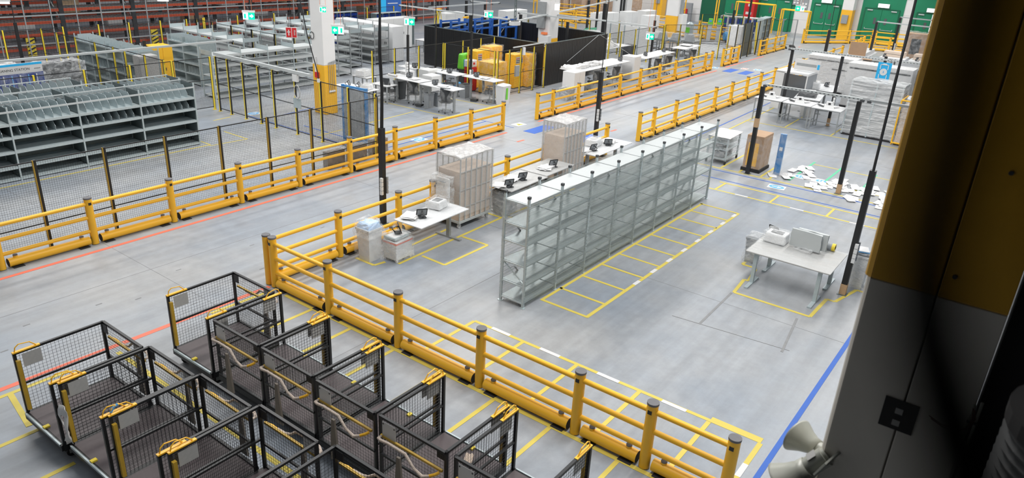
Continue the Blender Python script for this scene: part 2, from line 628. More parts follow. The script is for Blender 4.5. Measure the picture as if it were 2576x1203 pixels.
# lines round the right workstation
for p, q in (((14.86, 4.53), (14.86, 2.86)), ((14.86, 2.86), (15.98, 2.82)), ((15.98, 2.82), (15.98, 2.64)), ((15.98, 2.64), (16.95, 2.42)), ((14.86, 4.53), (15.68, 4.6)),
             ((15.68, 4.6), (15.68, 4.5)), ((15.68, 4.5), (16.45, 4.6)), ((16.5, 4.95), (17.4, 4.93)), ((16.5, 4.95), (16.5, 4.6)), ((16.95, 2.42), (16.95, 2.0)), ((16.95, 2.0), (17.6, 2.0))):
    tape(p, q, 0.075, 'tape_y')
for p_, q_, w_ in (((14.8, 4.56), (12.95, 4.52), 0.05), ((14.6, 3.05), (13.0, 2.85), 0.05), ((12.9, 5.1), (13.15, 2.75), 0.015)):
    tape(p_, q_, w_, 'tape_d', 'worn_tape_mark')
for k in range(14):
    tape((3.6 + k * 0.62, 13.4 + 0.9 * math.sin(k * 2.3)), (3.72 + k * 0.62, 13.4 + 0.9 * math.sin(k * 2.3)), 0.03, 'tape_d', 'worn_tape_mark', 0.0015)
# cross route with blue edges
tape((21.55, 7.95), (21.6, 1.5), 0.075, 'tape_y')
tape((22.42, 7.95), (22.48, 1.5), 0.075, 'tape_y')
for yy in (7.75, 6.02, 4.35, 2.6):
    tape((21.55, yy), (22.42, yy), 0.07, 'tape_y')
for yy in (6.9, 5.2, 3.5):
    tape((21.565, yy + 0.2), (21.57, yy - 0.2), 0.08, 'tape_w', z=0.005)
tape((22.68, 8.9), (22.72, 1.5), 0.055, 'tape_b')
tape((23.6, 8.9), (23.75, 1.5), 0.055, 'tape_b')
tape((23.9, 9.4), (23.95, 1.5), 0.07, 'tape_y')
tape((24.0, 8.55), (26.3, 8.55), 0.07, 'tape_y')
tape((24.0, 7.15), (25.6, 7.15), 0.07, 'tape_y')
tape((24.0, 7.9), (25.6, 7.9), 0.07, 'tape_y')
tape((24.0, 6.85), (24.9, 6.85), 0.07, 'tape_y')
tape((26.3, 10.95), (44, 11.3), 0.06, 'tape_b')
tape((26.3, 10.45), (44, 10.75), 0.07, 'tape_y')
for xx in (24.85, 26.98):
    tape((xx, 6.35), (xx, 3.2), 0.06, 'tape_y')
for yy in (6.3, 5.35, 4.2):
    tape((24.3, yy), (27.3, yy), 0.08, 'tape_g')
tape((31.85, 10.6), (31.95, 3.0), 0.07, 'tape_y')
tape((32.0, 8.9), (37.0, 9.0), 0.06, 'tape_y')
tape((32.0, 7.0), (38.0, 7.0), 0.06, 'tape_y')
# left bays behind the fence
tape((4.4, 19.5), (15.7, 19.7), 0.05, 'tape_y')
tape((4.4, 22.3), (13.3, 22.4), 0.06, 'tape_y')
tape((13.3, 22.4), (13.3, 25.0), 0.05, 'tape_y')
tape((13.2, 22.3), (14.6, 22.2), 0.05, 'tape_y')
tape((14.6, 22.2), (14.6, 23.6), 0.05, 'tape_y')
tape((15.2, 25.2), (16.0, 25.3), 0.05, 'tape_y')
# lines beyond the left barrier
tape((16.4, 20.9), (22.0, 21.3), 0.05, 'tape_y')
tape((16.5, 18.1), (23.0, 18.2), 0.05, 'tape_b')
tape((17.0, 24.2), (22.3, 24.9), 0.05, 'tape_b')
tape((23.0, 18.9), (23.0, 16.8), 0.03, 'tape_b')
tape((22.3, 24.0), (22.4, 19.2), 0.05, 'tape_y')
tape((25.1, 22.2), (25.3, 19.4), 0.05, 'tape_y')
tape((17.2, 22.4), (17.25, 17.9), 0.05, 'tape_b')
tape((16.6, 18.9), (16.6, 25.0), 0.04, 'tape_b')
# blue crossing squares
for x0, y0 in ((22.85, 15.95), (22.95, 14.95), (22.95, 13.95), (22.95, 13.05), (43.7, 16.25), (43.7, 15.28), (43.7, 14.3), (43.7, 13.35)):
    part('blue_crossing_square', MB().box(x0, x0 + 1.5, y0 - 0.28, y0 + 0.28, 0.0003, 0.004), 'tape_b', floor)


def decal(x, y, rz, kind):
    """printed floor signs: white plate with blue marks, or a yellow one"""
    if kind == 'pair':
        pts = []
        for i in range(24):
            t = 2 * PI * i / 24
            pts.append((0.26 * math.cos(t) + (0.34 if math.cos(t) > 0 else -0.34), 0.24 * math.sin(t)))
        b = part('distance_floor_decal', MB().prism(pts, 0.0003, 0.004), 'paper', floor, loc=(x, y, 0), rz=rz)
        for sx in (-0.34, 0.34):
            part('decal_spot', MB().disc(sx, 0, 0.004, 0.0055, 0.17, 0.15, 16), 'decalblue', b)
            part('footprint', MB().disc(sx - 0.05, 0, 0.0055, 0.0065, 0.03, 0.09, 10).disc(sx + 0.05, 0, 0.0055, 0.0065, 0.03, 0.09, 10), 'paper', b)
    else:
        b = part('floor_sign', MB().box(-0.27, 0.27, -0.2, 0.2, 0.0003, 0.004), 'paper', floor, loc=(x, y, 0), rz=rz)
        if kind == 'arrow':
            part('decal_spot', MB().disc(0, 0, 0.004, 0.0055, 0.24, 0.165, 24), 'decalblue', b)
            part('arrow_mark', MB().prism([(-0.15, -0.03), (0.03, -0.03), (0.03, -0.09), (0.17, 0), (0.03, 0.09), (0.03, 0.03), (-0.15, 0.03)], 0.0055, 0.0065), 'paper', b)
        elif kind == 'warn':
            part('warning_triangle', MB().prism([(-0.17, -0.12), (0.17, -0.12), (0, 0.15)], 0.004, 0.0055), 'post_yellow', b)
            part('warning_mark', MB().prism([(-0.05, -0.06), (0.05, -0.06), (0, 0.06)], 0.0055, 0.0065), 'black', b)
        elif kind == 'red':
            pts = [(0.2 * math.cos(2 * PI * i / 20), 0.17 * math.sin(2 * PI * i / 20)) for i in range(20)]
            part('red_ring', MB().prism(pts, 0.004, 0.0055), 'tape_r', b)
            part('ring_centre', MB().disc(0, 0, 0.0055, 0.0065, 0.13, 0.10, 16), 'paper', b)
            part('red_bar', MB().box(-0.16, 0.16, -0.02, 0.02, 0.0066, 0.0075), 'tape_r', b)


decal(23.28, 6.37, -PI / 2 + 0.1, 'arrow')
decal(25.05, 5.80, -PI / 2, 'pair')
decal(25.1, 3.66, -PI / 2, 'pair')
decal(23.6, 16.98, -0.1, 'warn')
decal(18.98, 18.1, 0, 'arrow')
decal(45.9, 15.9, 0, 'red')
decal(46.2, 15.2, 0, 'arrow')
decal(16.95, 25.2, 0, 'arrow')
decal(44.6, 17.3, 0, 'arrow')

# ------------------------------------------------------------------ walls of the hall
WX = 70.0
struct('wall_end', MB().box(WX, WX + 0.4, -18, 62, -0.1, 10.5), 'wallwhite')
struct('wall_left', MB().box(-4, WX, 62, 62.4, -0.1, 10.5), 'wallwhite')
struct('wall_near', MB().box(-4.4, -4.0, -18, 62, -0.1, 10.5), 'wallgrey')
struct('wall_right', MB().box(-4, WX, -18.4, -18, -0.1, 10.5), 'wallgrey')
# joints of the cladding on the end wall
for yy in range(-2, 44, 3):
    struct('trim_1', MB().box(WX - 0.012, WX, yy, yy + 0.03, 0, 9), 'offwhite', parent=bpy.data.objects['wall_end'])
for zz in (1.2, 2.4, 3.6, 4.8):
    struct('trim_2', MB().box(WX - 0.012, WX, -2, 44, zz, zz + 0.03), 'offwhite', parent=bpy.data.objects['wall_end'])


def double_door(n, y0, y1, ajar=False):
    """green fire door set into a green painted field of the end wall, y0 > y1"""
    pn = put('wall_field_%d' % n, MB().box(WX - 0.05, WX, y1 - 0.35, y0 + 0.35, 0.05, 6.0).mesh('wall_field', 'green'), bpy.data.objects['wall_end'])
    d = bpy.data.objects.new('door_%d' % n, None)
    COL.objects.link(d)
    d['kind'] = 'structure'
    d.location = (WX - 0.06, (y0 + y1) / 2, 0)
    W = y0 - y1
    for s in (-1, 1):
        if ajar and s < 0:
            continue
        lf = part('door_leaf', MB().box(-0.06, 0, 0.01 if s > 0 else -W / 2, W / 2 if s > 0 else -0.01, 0.02, 2.68), 'green', d)
        part('vision_panel', MB().cbox(-0.065, s * W * 0.16, 1.75, 0.02, 0.2, 0.5), 'screen', lf)
        part('push_bar', MB().tube((-0.12, s * W * 0.06, 1.05), (-0.12, s * W * 0.42, 1.05), 0.022, 6).tube((-0.12, s * W * 0.06, 1.05), (-0.05, s * W * 0.06, 1.16), 0.02, 5).tube((-0.12, s * W * 0.42, 1.05), (-0.05, s * W * 0.42, 1.16), 0.02, 5), 'galv_white', lf)
        part('door_closer', MB().cbox(-0.1, s * W * 0.36, 2.6, 0.1, 0.42, 0.09), 'galv_white', lf)
    part('door_frame', MB().box(-0.08, 0, -W / 2 - 0.06, -W / 2, 0, 2.76).box(-0.08, 0, W / 2, W / 2 + 0.06, 0, 2.76).box(-0.08, 0, -W / 2, W / 2, 2.70, 2.76), 'darkgreen', d)
    return d


double_door(1, 27.1, 25.0)
double_door(2, 23.75, 21.0)
double_door(3, 18.95, 16.85)
double_door(4, 14.75, 12.15)
dl = double_door(5, 10.75, 8.6, ajar=True)
sb = part('glazed_opening', MB().box(-0.03, -0.01, -1.07, -0.02, 0.02, 2.68), 'daylight', dl)
part('glazing_bar', MB().box(-0.07, -0.02, -0.58, -0.52, 0.02, 2.68).box(-0.07, -0.02, -1.07, -0.02, 1.25, 1.33).box(-0.07, -0.02, -1.07, -0.98, 0.02, 2.68), 'greyplastic', dl)
struct('trim_3', MB().box(WX - 0.07, WX - 0.02, 27.0, 29.5, 0.05, 6.0), 'darkgreen')


# ------------------------------------------------------------------ building columns
def building_column(x0, x1, y0, y1, n, ytop=2.0, zt=9.5):
    c = bpy.data.objects.new('column', None)
    COL.objects.link(c)
    c.location = ((x0 + x1) / 2, (y0 + y1) / 2, 0)
    c['kind'] = 'structure'
    a, b = (x1 - x0) / 2, (y1 - y0) / 2
    bev(part('column_shaft', MB().box(-a, a, -b, b, ytop, zt), 'wallwhite', c), 0.02, 2)
    bev(part('yellow_impact_band', MB().box(-a - 0.004, a + 0.004, -b - 0.004, b + 0.004, 0, ytop), 'yellow_paint', c), 0.02, 2)
    return c


c1 = building_column(18.92, 19.52, 23.18, 23.86, 1, 1.95)
# cable conduits, call point and tangle of wire on the near column
for k in range(4):
    part('conduit', MB().path([(-0.08 + k * 0.09, -0.36, 0.85), (-0.08 + k * 0.09, -0.36, 2.05 - 0.0 * k), (0.28, -0.36, 2.12 - 0.03 * k)], 0.012, 5), 'steelgrey', c1)
part('call_point', MB().cbox(-0.33, 0.05, 1.55, 0.08, 0.2, 0.22), 'red', c1)
part('junction_box', MB().cbox(-0.33, 0.12, 1.95, 0.05, 0.07, 0.6).cbox(0.05, -0.36, 0.92, 0.3, 0.05, 0.06), 'wallwhite', c1)
part('wire_coil', MB().path([(-0.33, 0.25 + 0.12 * math.cos(t * 0.7), 3.05 + 0.14 * math.sin(t * 0.7)) for t in range(16)], 0.012, 4), 'black', c1)
c2 = building_column(34.85, 35.75, 23.35, 24.1, 2, 1.75)
part('cable_duct', MB().box(-0.62, -0.46, -0.1, 0.4, 2.3, 3.7), 'steelgrey', c2)
ez = part('switch_box', MB().box(-0.8, -0.46, -0.55, 0.1, 1.35, 1.95), 'offwhite', c2)
part('orange_coil', MB().cbox(-0.6, -0.15, 2.05, 0.2, 0.3, 0.12), 'orangecable', ez)
c3 = building_column(52.9, 53.9, 24.1, 25.0, 3, 1.95)
part('switch_box', MB().box(-0.25, 0.5, -0.85, -0.46, 0.9, 2.1), 'offwhite', c3)
part('cable_duct', MB().box(-0.1, 0.15, -0.62, -0.45, 2.1, 3.6), 'steelgrey', c3)
c4 = building_column(69.0, 69.9, 15.55, 16.45, 4, 2.45)
part('switch_box', MB().box(-0.62, -0.45, -0.2, 0.3, 1.35, 2.05), 'greyplastic', c4)
c5 = building_column(69.0, 69.9, 37.3, 38.2, 5, 2.6)
c6 = building_column(56.5, 57.4, 30.3, 31.2, 6, 0.4)
part('downpipe', MB().tube((-1.2, 0, 0), (-1.2, 0, 9), 0.42, 14, False), 'offwhite', c6)

# switch plates on the white wall piers between the green doors
for yy, zz in ((25.6, 3.4), (20.6, 2.9), (19.85, 2.6)):
    p_ = put('wall_socket_panel', MB().box(WX - 0.16, WX - 0.02, yy - 0.3, yy + 0.3, zz - 0.5, zz + 0.35).mesh('wall_socket_panel', 'greyplastic'), bpy.data.objects['wall_end'])
    for k in range(4):
        part('socket', MB().cbox(WX - 0.18, yy - 0.13 + 0.26 * (k % 2), zz - 0.3 + 0.26 * (k // 2), 0.04, 0.17, 0.17), 'white', p_)


# ------------------------------------------------------------------ yellow safety barriers
POST = MB().tube((0, 0, 0.012), (0, 0, 1.105), 0.084, 20).mesh('post', 'yellow', True)
PCAP = MB().tube((0, 0, 1.105), (0, 0, 1.14), 0.089, 20).mesh('post_cap', 'cap', True)
PSTK = MB().box(-0.032, 0.032, -0.004, 0.004, 0.97, 1.03).mesh('sticker', 'black')
RAIL = MB().tube((0, 0, 0), (1, 0, 0), 0.043, 14).mesh('rail', 'yellow', True)
KICK = MB().tube((0, 0, 0.113), (1, 0, 0.113), 0.097, 18, False).mesh('kick_rail', 'yellow', True)
KEND = MB().tube((0, 0, 0), (0.01, 0, 0), 0.094, 18).mesh('kick_rail_end', 'softblack')
KNOB = MB().tube((0, 0, 0.19), (0, 0, 0.243), 0.045, 14).mesh('fixing_cap', 'yellow', True)
KTOP = MB().tube((0, 0, 0.243), (0, 0, 0.262), 0.047, 14).mesh('fixing_cap_lid', 'cap', True)
FOOT = MB().box(-0.11, 0.11, -0.13, 0.13, 0.0005, 0.012).mesh('floor_plate', 'softblack')


def barrier(label, pts, group=None, kick=True, plain_first=False):
    """a run of posts joined by three hand rails and a heavy kick rail at the floor"""
    p0 = Vector((*pts[0], 0))
    t = thing('safety_barrier', label, 'barrier', p0, 0, group)
    pv = [Vector((*p, 0)) - p0 for p in pts]
    for i, p in enumerate(pv):
        d = (pv[min(i + 1, len(pv) - 1)] - pv[max(i - 1, 0)])
        rz = math.atan2(d.y, d.x)
        po = put('post', POST, t, p, rz)
        put('post_cap', PCAP, po)
        # stickers face both sides
        put('sticker', PSTK, po, (0.0, -0.083, 0))
        if i == len(pv) - 1:
            break
        q = pv[i + 1]
        d = q - p
        L = d.length
        rz = math.atan2(d.y, d.x)
        for z in (0.33, 0.66, 0.99):
            put('rail', RAIL, t, (p.x, p.y, z), rz, (L, 1, 1))
        if kick:
            u = d / L
            a = p + u * 0.135
            lk = L - 0.25
            kr = put('kick_rail', KICK, t, a, rz, (lk, 1, 1))
            for s_ in (0.0, lk - 0.01):
                put('kick_rail_end', KEND, t, (a.x + u.x * s_, a.y + u.y * s_, 0.113), rz)
            for s_ in (0.16, lk - 0.16):
                kp = a + u * s_
                put('fixing_cap', KNOB, t, kp, rz)
                put('fixing_cap_lid', KTOP, t, kp, rz)
                put('floor_plate', FOOT, t, kp, rz)
    return t


barrier('longest yellow safety barrier, left of the aisle just before the wire fence', [(4.934 + i * 1.9387 - 1.9387, 16.884) for i in range(11)])
barrier('yellow safety barrier left of the aisle in front of the white packing desks', [(24.85, 16.99), (26.0, 16.99), (28.05, 17.0), (31.9, 17.03), (34.1, 17.08)][:3] + [(29.98, 17.02), (31.92, 17.04), (34.1, 17.08), (36.35, 17.12), (38.36, 17.15), (40.43, 17.17), (42.6, 17.2), (43.62, 17.22)])
barrier('short two-bay yellow safety barrier standing alone between two aisle openings', [(45.45, 17.25), (46.75, 17.25), (48.1, 17.25)])
barrier('three-bay yellow safety barrier beside the leaning grey sheet, far along the aisle', [(52.4, 17.35), (53.75, 17.35), (55.65, 17.35), (57.9, 17.35)])
barrier('yellow safety barrier between the aisle and the film-wrapped desks and cages', [(8.3, 12.278), (10.22, 12.278), (12.14, 12.28), (13.38, 12.28), (14.98, 12.28), (16.59, 12.28), (18.54, 12.28), (20.48, 12.28), (22.42, 12.28)])
barrier('nearest yellow safety barrier, descending to the lower right beside the black trolleys', [(8.3, 12.278 - 0.2), (8.3, 10.35), (8.3, 8.43), (8.3, 6.50), (8.3, 4.57), (8.3, 3.36), (8.3, 2.153)])
barrier('yellow safety barrier right of the aisle behind the far end of the long wrapped shelving', [(24.98, 12.32), (26.2, 12.32), (28.2, 12.33), (30.25, 12.34), (32.4, 12.35), (34.4, 12.35), (36.45, 12.36), (38.42, 12.37), (40.65, 12.38), (43.05, 12.4), (44.1, 12.4)])
barrier('yellow safety barrier behind the white wrapped boxes, left of the bare cardboard sheet', [(45.9, 12.48), (47.95, 12.48), (50.3, 12.48), (52.6, 12.5), (54.95, 12.5)])
barrier('angled yellow safety barrier in front of the third green door from the right', [(62.95, 17.5), (64.85, 16.1), (66.7, 14.85), (68.65, 13.5)])
barrier('yellow safety barrier at the upper right edge in front of the half-glazed green door', [(63.9, 12.6), (64.3, 11.3), (65.0, 10.2), (64.6, 8.8), (64.6, 7.2)])
barrier('thin run of yellow safety barrier behind the bare cardboard sheet, leading to the green doors', [(57.2, 12.5), (59.5, 12.7), (61.8, 12.9), (63.4, 13.0)])
barrier('yellow safety barrier across the far end under the fourth green door', [(68.4, 13.2), (68.6, 11.6), (68.8, 10.0), (69.0, 8.4)])
barrier('yellow safety barrier left of the aisle end before the dark blue bottle crates', [(57.2, 25.6), (57.8, 23.6), (58.2, 22.0), (58.4, 20.9)])
barrier('yellow safety barrier along the back of the battery bay beside the green and white tank', [(60.2, 25.3), (60.5, 23.4)])
barrier('yellow safety barrier at the top centre, left of the second white column', [(49.2, 33.4), (49.6, 31.8), (48.6, 30.2)])
barrier('yellow safety barrier behind the second white column, at the top centre', [(56.6, 37.2), (57.2, 35.6), (57.7, 34.2), (57.4, 32.9)])
barrier('yellow safety barrier near the top edge in front of the brown cartons', [(61.5, 41.5), (62.2, 39.0), (63.0, 36.8)])
barrier('farthest yellow barrier rails between the grey round pipe and the yellow column', [(60.5, 33.0), (61.0, 30.5), (61.3, 28.4)])

# ------------------------------------------------------------------ wire mesh fences
PANELS = {}


def wire_panel(L, z0, z1, cell=0.05, r=0.0021, key=''):
    k = (round(L, 2), z0, z1, cell, r)
    if k not in PANELS:
        mb = MB()
        mb.grid((0.02, 0, z0), (L - 0.04, 0, 0), (0, 0, z1 - z0), cell, cell, r)
        fr = MB()
        for a, b in (((0.02, 0, z0), (L - 0.02, 0, z0)), ((0.02, 0, z1), (L - 0.02, 0, z1)), ((0.02, 0, z0), (0.02, 0, z1)), ((L - 0.02, 0, z0), (L - 0.02, 0, z1))):
            fr.bar(a, b, 0.024)
        PANELS[k] = (mb.mesh('wire_mesh', 'wire'), fr.mesh('panel_frame', 'black'))
    return PANELS[k]


def fence(label, pts, H=2.05, main='black', strip='post_yellow', sdir=(-1, 0), cell=0.05, r=0.0021, mid=None, group=None, z0=0.12, conduit=None, pw=0.055):
    p0 = Vector((*pts[0], 0))
    t = thing('wire_fence', label, 'fence', p0, 0, group)
    a = pw / 2
    pm = MB().box(-a, a, -a, a, 0, H + 0.03).box(-0.07, 0.07, -0.05, 0.05, 0, 0.01).mesh('fence_post', main)
    b = 0.010
    sx, sy = sdir
    if sx:
        sm = MB().box(sx * (a + b) - b, sx * (a + b) + b, -a, a, 0.02, H + 0.02)
    else:
        sm = MB().box(-a, a, sy * (a + b) - b, sy * (a + b) + b, 0.02, H + 0.02)
    sm = sm.mesh('post_face', strip)
    for i, p in enumerate(pts):
        q = Vector((*p, 0)) - p0
        po = put('fence_post', pm, t, q)
        put('post_face', sm, po)
        if i == len(pts) - 1:
            break
        n = Vector((*pts[i + 1], 0)) - p0
        d = n - q
        wm, fm = wire_panel(d.length, z0, H, cell, r)
        rz = math.atan2(d.y, d.x)
        f_ = put('panel_frame', fm, t, q, rz)
        put('wire_mesh', wm, f_, kind='stuff')
        if mid:
            put('mid_rail', MB().bar((0.02, 0, mid), (d.length - 0.02, 0, mid), 0.022).mesh('mid_rail', 'black'), t, q, rz)
    if conduit:
        (x0, y0), (x1, y1), z, m, wd = conduit
        part('cable_trunking', MB().bar((x0 - p0.x, y0 - p0.y, z), (x1 - p0.x, y1 - p0.y, z), wd), m, t)
    return t


fence('long black wire mesh fence standing just behind the longest yellow barrier', [(6.12 + 1.49 * i, 17.33) for i in range(-1, 7)] + [(16.2, 17.33)], 2.05, 'black', 'brass', (-1, 0), mid=0.62)
fence('black wire fence with yellow-faced posts running away from the near fence towards the white column', [(16.25, 17.45), (16.25, 18.75), (16.25, 20.16), (16.25, 21.54), (16.25, 22.8), (16.25, 23.67), (16.25, 24.64), (16.25, 25.59), (16.25, 26.36)], 2.12, 'post_yellow', 'black', (0, -1), mid=1.1,
      conduit=((16.2, 26.3), (16.2, 20.6), 2.27, 'galv_white', 0.1))
fence('black wire fence behind the divided shelving, its yellow post tops showing above the shelves', [(5.2 + 1.58 * i, 26.75) for i in range(7)] + [(16.25, 26.75)], 2.05, 'post_yellow', 'black', (1, 0), mid=1.2)
fence('black wire fence crossing left of the open divided shelf row, dark posts with yellow edges', [(14.43, 26.85), (14.43, 28.2), (14.43, 29.7), (14.43, 30.6), (14.43, 32.1), (14.43, 33.8), (14.43, 35.5), (14.43, 37.0)], 2.1, 'black', 'post_yellow', (0, -1), mid=1.05)
fence('black wire fence with bright yellow posts in front of the orange racking, left half', [(9.8, 37.1), (11.4, 37.1), (12.94, 37.1), (15.4, 37.1), (17.0, 37.12), (18.47, 37.15), (20.07, 37.15), (21.46, 37.1), (22.4, 37.1)], 2.1, 'post_yellow', 'black', (1, 0), mid=1.0)
fence('dark wire fence passing between the long grey shelf rows, posts edged yellow', [(21.95, 37.0), (21.95, 35.6), (21.95, 33.9), (21.95, 32.2), (21.95, 30.4), (22.3, 29.4)], 2.1, 'black', 'post_yellow', (1, 0), mid=1.0)
fence('wire fence with yellow posts behind the pale shelf rows, before the orange racking', [(22.6, 37.3), (24.6, 37.3), (27.0, 37.3), (29.4, 37.3), (31.8, 37.3), (34.2, 37.3), (36.6, 37.3)], 2.1, 'post_yellow', 'black', (1, 0), mid=1.0)
fence('wire fence behind the raised desks and office chairs, reaching to the mesh cage', [(22.3, 24.05), (23.6, 24.0), (25.1, 23.95), (26.75, 23.92), (28.2, 23.92), (29.6, 23.92), (30.7, 23.92)], 2.1, 'black', 'post_yellow', (-1, 0), mid=1.05, cell=0.06)
fence('short wire fence closing the left side of the yellow cabinet cage', [(26.75, 23.80), (26.8, 22.4), (26.83, 20.85)], 2.1, 'black', 'post_yellow', (-1, 0), mid=1.0)
gt = fence('wire gate and fence front of the yellow cabinet cage, with a grey lock box', [(26.9, 20.72), (27.75, 20.70), (28.62, 20.68), (29.7, 20.68), (30.7, 20.70)], 2.1, 'black', 'post_yellow', (-1, 0), mid=1.0, conduit=((28.0, 20.7), (31.0, 20.85), 2.2, 'galv_white', 0.05))
part('lock_box', MB().box(1.25, 1.55, -0.12, -0.03, 0.85, 1.35), 'steelgrey', gt)
part('door_closer', MB().box(1.8, 1.95, -0.12, -0.03, 1.8, 2.15), 'white', gt)
fence('wire fence with yellow-faced posts behind the carton-covered packing desk', [(37.7, 21.1), (39.14, 21.15), (41.0, 21.2), (42.8, 21.2), (44.8, 21.2)], 2.1, 'post_yellow', 'black', (1, 0), mid=1.0)
fence('dark wire fence bending round the far end of the white packing desks', [(44.8, 21.1), (46.0, 20.6), (47.2, 19.6), (47.9, 18.6), (48.4, 18.2)], 2.15, 'post_yellow', 'black', (0, -1), mid=1.0)
fence('black wire fence beside the aisle, behind the leaning grey sheet', [(48.6, 17.75), (50.0, 17.75), (51.2, 17.75), (52.8, 17.75), (54.6, 17.9), (56.4, 18.2)], 2.28, 'black', 'post_yellow', (1, 0), mid=1.0)
fence('wire fence across the charging bay between the yellow column and the aisle', [(54.0, 24.2), (55.0, 23.0), (56.2, 21.8), (57.2, 20.6)], 2.1, 'black', 'post_yellow', (0, -1), mid=1.0)
fence('pale wire mesh gate folded open before the white pier between the green doors', [(58.6, 19.4), (59.4, 18.2), (59.9, 17.3)], 2.0, 'steelgrey', 'steelgrey', (0, -1), cell=0.08, r=0.003)
fence('wire fence with yellow posts around the pallet store behind the black sheet enclosure', [(37.6, 28.9), (39.6, 28.2), (41.4, 26.8), (42.6, 25.4), (44.0, 24.0)], 2.1, 'post_yellow', 'black', (0, -1), mid=1.0)

# ------------------------------------------------------------------ black twin-wall sheet enclosure
def black_panels(label, a, b, H, n, posts=True):
    p0 = Vector((*a, 0))
    d = Vector((*b, 0)) - p0
    L = d.length
    t = thing('sheet_partition', label, 'partition', p0, math.atan2(d.y, d.x))
    w_ = L / n
    me = MB().box(0.005, w_ - 0.005, -0.012, 0.012, 0.03, H)
    for i in range(int(w_ / 0.16)):
        me.box(0.05 + i * 0.16, 0.06 + i * 0.16, -0.016, 0.016, 0.03, H)
    me = me.mesh('black_sheet', 'twinwall')
    for i in range(n):
        put('black_sheet', me, t, (i * w_, 0, 0))
    part('top_rail', MB().box(0, L, -0.022, 0.022, H, H + 0.035), 'galv_dark', t)
    if posts:
        pm = MB().box(-0.03, 0.03, -0.06, -0.02, 0, H + 0.03).mesh('fence_post', 'post_yellow')
        for i in range(0, n + 1):
            put('fence_post', pm, t, (i * w_, 0, 0))
    return t


black_panels('black ribbed sheet partition behind the mesh cage, left side of the dark enclosure', (30.75, 20.85), (30.75, 28.95), 2.12, 6, False)
black_panels('long glossy black ribbed sheet partition behind the carton-covered packing desk', (30.85, 20.8), (37.35, 21.05), 2.12, 5, False)
black_panels('far black sheet partition of the dark enclosure, yellow posts in front', (37.35, 21.2), (37.35, 28.7), 2.12, 6, True)
black_panels('black sheet partition at the rear left of the dark enclosure behind the blue racks', (30.9, 29.0), (37.3, 28.85), 2.12, 5, False)


# ------------------------------------------------------------------ black mesh trolleys
CL, CW, CZ, CT = 1.27, 1.15, 0.29, 1.30


